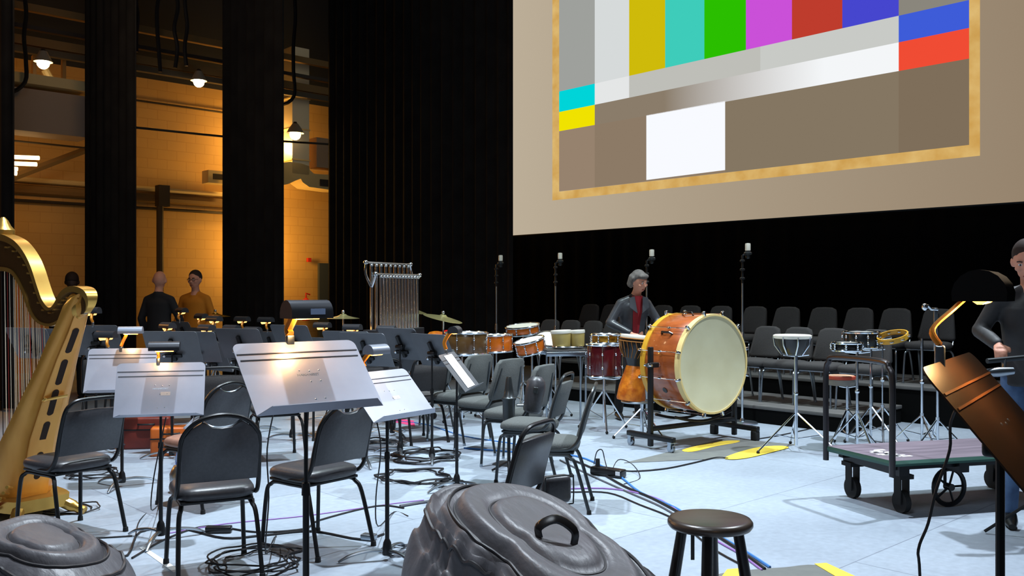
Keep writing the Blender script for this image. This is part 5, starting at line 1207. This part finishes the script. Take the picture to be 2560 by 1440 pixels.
# percussionist leaning over her drums
def woman_extra(t, HM):
    c = MB(); rg = []
    for i, (z, w) in enumerate(((1.02, .035), (1.15, .045), (1.28, .055), (1.40, .07), (1.455, .065))):
        y = -.15-.14*(z-1.0)-.02*(i == 2); rg.append([(-w, y+.03, z), (0, y-.008, z), (w, y+.03, z), (w*.9, y+.06, z), (0, y+.05, z), (-w*.9, y+.06, z)])
    c.loft(rg).build('red_shirt', 'shirt_red', t)
    for s in (-1, 1):
        c = MB(); c.prism([(s*.05, 0), (s*.115, -.02), (s*.12, -.13), (s*.03, -.2)], -.006, .006, M=XF((0, -.205, 1.45), rx=78)); c.build('lapel', 'leather', t)
person('woman with grey bob in a dark leather jacket and red shirt leaning over drums', W(1580, 10.85), 14,
       dict(hips=(0, .06, .94), chest=(.0, -.06, 1.33), neck=(.01, -.12, 1.49), head=(.02, -.17, 1.62), look=(.45, -1, -.35),
            armL=[(-.16, -.05, 1.36), (-.30, -.06, 1.14), (-.12, -.28, 1.02), (.02, -.38, .985)], armR=[(.16, -.06, 1.36), (.29, -.10, 1.15), (.17, -.32, 1.03), (.06, -.43, 1.0)], palmL=(0, 0, -1), palmR=(0, 0, -1),
            legL=[(-.09, .06, .92), (-.12, .03, .50), (-.14, .08, .08)], legR=[(.09, .06, .92), (.10, .03, .50), (.12, .08, .08)]),
       'leather', 'trouser_black', 'hair_grey', hairstyle='bob', extras=woman_extra, vox=.014)
# backstage men
def glasses(t, HM):
    g = MB()
    for s in (-1, 1): g.tube([HM @ Vector((s*.033+.024*math.cos(a), -.102, .010+.017*math.sin(a))) for a in [2*PI*k/14 for k in range(14)]], .003, 5, closed=True)
    g.tube([HM @ Vector((-.01, -.104, .012)), HM @ Vector((.01, -.104, .012))], .003, 5)
    for s in (-1, 1): g.tube([HM @ Vector((s*.056, -.1, .014)), HM @ Vector((s*.08, 0, .012))], .0025, 5)
    g.build('glasses', 'glass_frame', t)
person('bespectacled man in a mustard sweater facing us backstage', W(488, 12.9), -10, standing(1.79, armL=[(-.172, 0, 1.40), (-.25, .0, 1.14), (-.20, -.20, 1.02), (-.16, -.36, 1.0)], armR=[(.172, 0, 1.40), (.26, .02, 1.14), (.22, -.14, .97), (.17, -.29, .90)], palmL=(1, 0, 0)),
       'jumper_mustard', 'trouser_black', 'hair_dark', extras=glasses)
person('bald man in black seen from behind, beside the mustard sweater', W(398, 12.4), 168, standing(1.78, armL=[(-.172, 0, 1.39), (-.28, -.02, 1.16), (-.26, -.18, .98), (-.20, -.32, .93)], look=(.3, -1, -.2)), 'cloth_black', 'trouser_black', None)
person('shadowy dark-haired person in dark clothes behind the harp neck', W(180, 12.8), 200, standing(1.76), 'cloth_black', 'trouser_black', 'hair_dark', skin=mat('skin_dark', (70, 48, 38), .6))
# person at the right edge
person('person in a black puffy jacket and jeans cut by the right edge', W(2576, 5.9), -14, standing(1.83, armL=[(-.18, 0, 1.45), (-.29, .02, 1.25), (-.24, -.22, 1.165), (-.25, -.34, 1.13)], palmL=(0, 0, -1), look=(-.4, -1, -.25), head=(-.03, -.05, 1.70)),
       'puffer', 'jeans', 'hair_dark', vox=.012, tr=.95)
t = empty('boom_stand', W(2530, 5.55), 0, 'black boom bar under the hand of the person at the right edge', 'stand')
MB().tube([(-.16, -.02, 1.085), (.35, .05, 1.125)], .016, 10).build('boom_bar', 'dark_steel', t)
MB().tube([(.16, .02, 1.11), (.16, .02, .05)], .013, 10).build('pole', 'black_steel', t)
MB().lathe([(.001, -.10), (.022, -.09), (.03, 0), (.022, .09), (.001, .10)], 14, M=XF((-.10, -.03, 1.02), ry=86)).build('counterweight', 'chrome_dull', t)
MB().tube([(-.06, -.02, 1.03), (-.05, -.01, 1.095)], .012, 8).build('clamp', 'chrome_dull', t)
for k in range(3):
    a = R(30+120*k); MB().tube([(.16, .02, .25), (.16+.28*math.cos(a), .02+.28*math.sin(a), .015)], .010, 6).build('leg', 'black_steel', t)
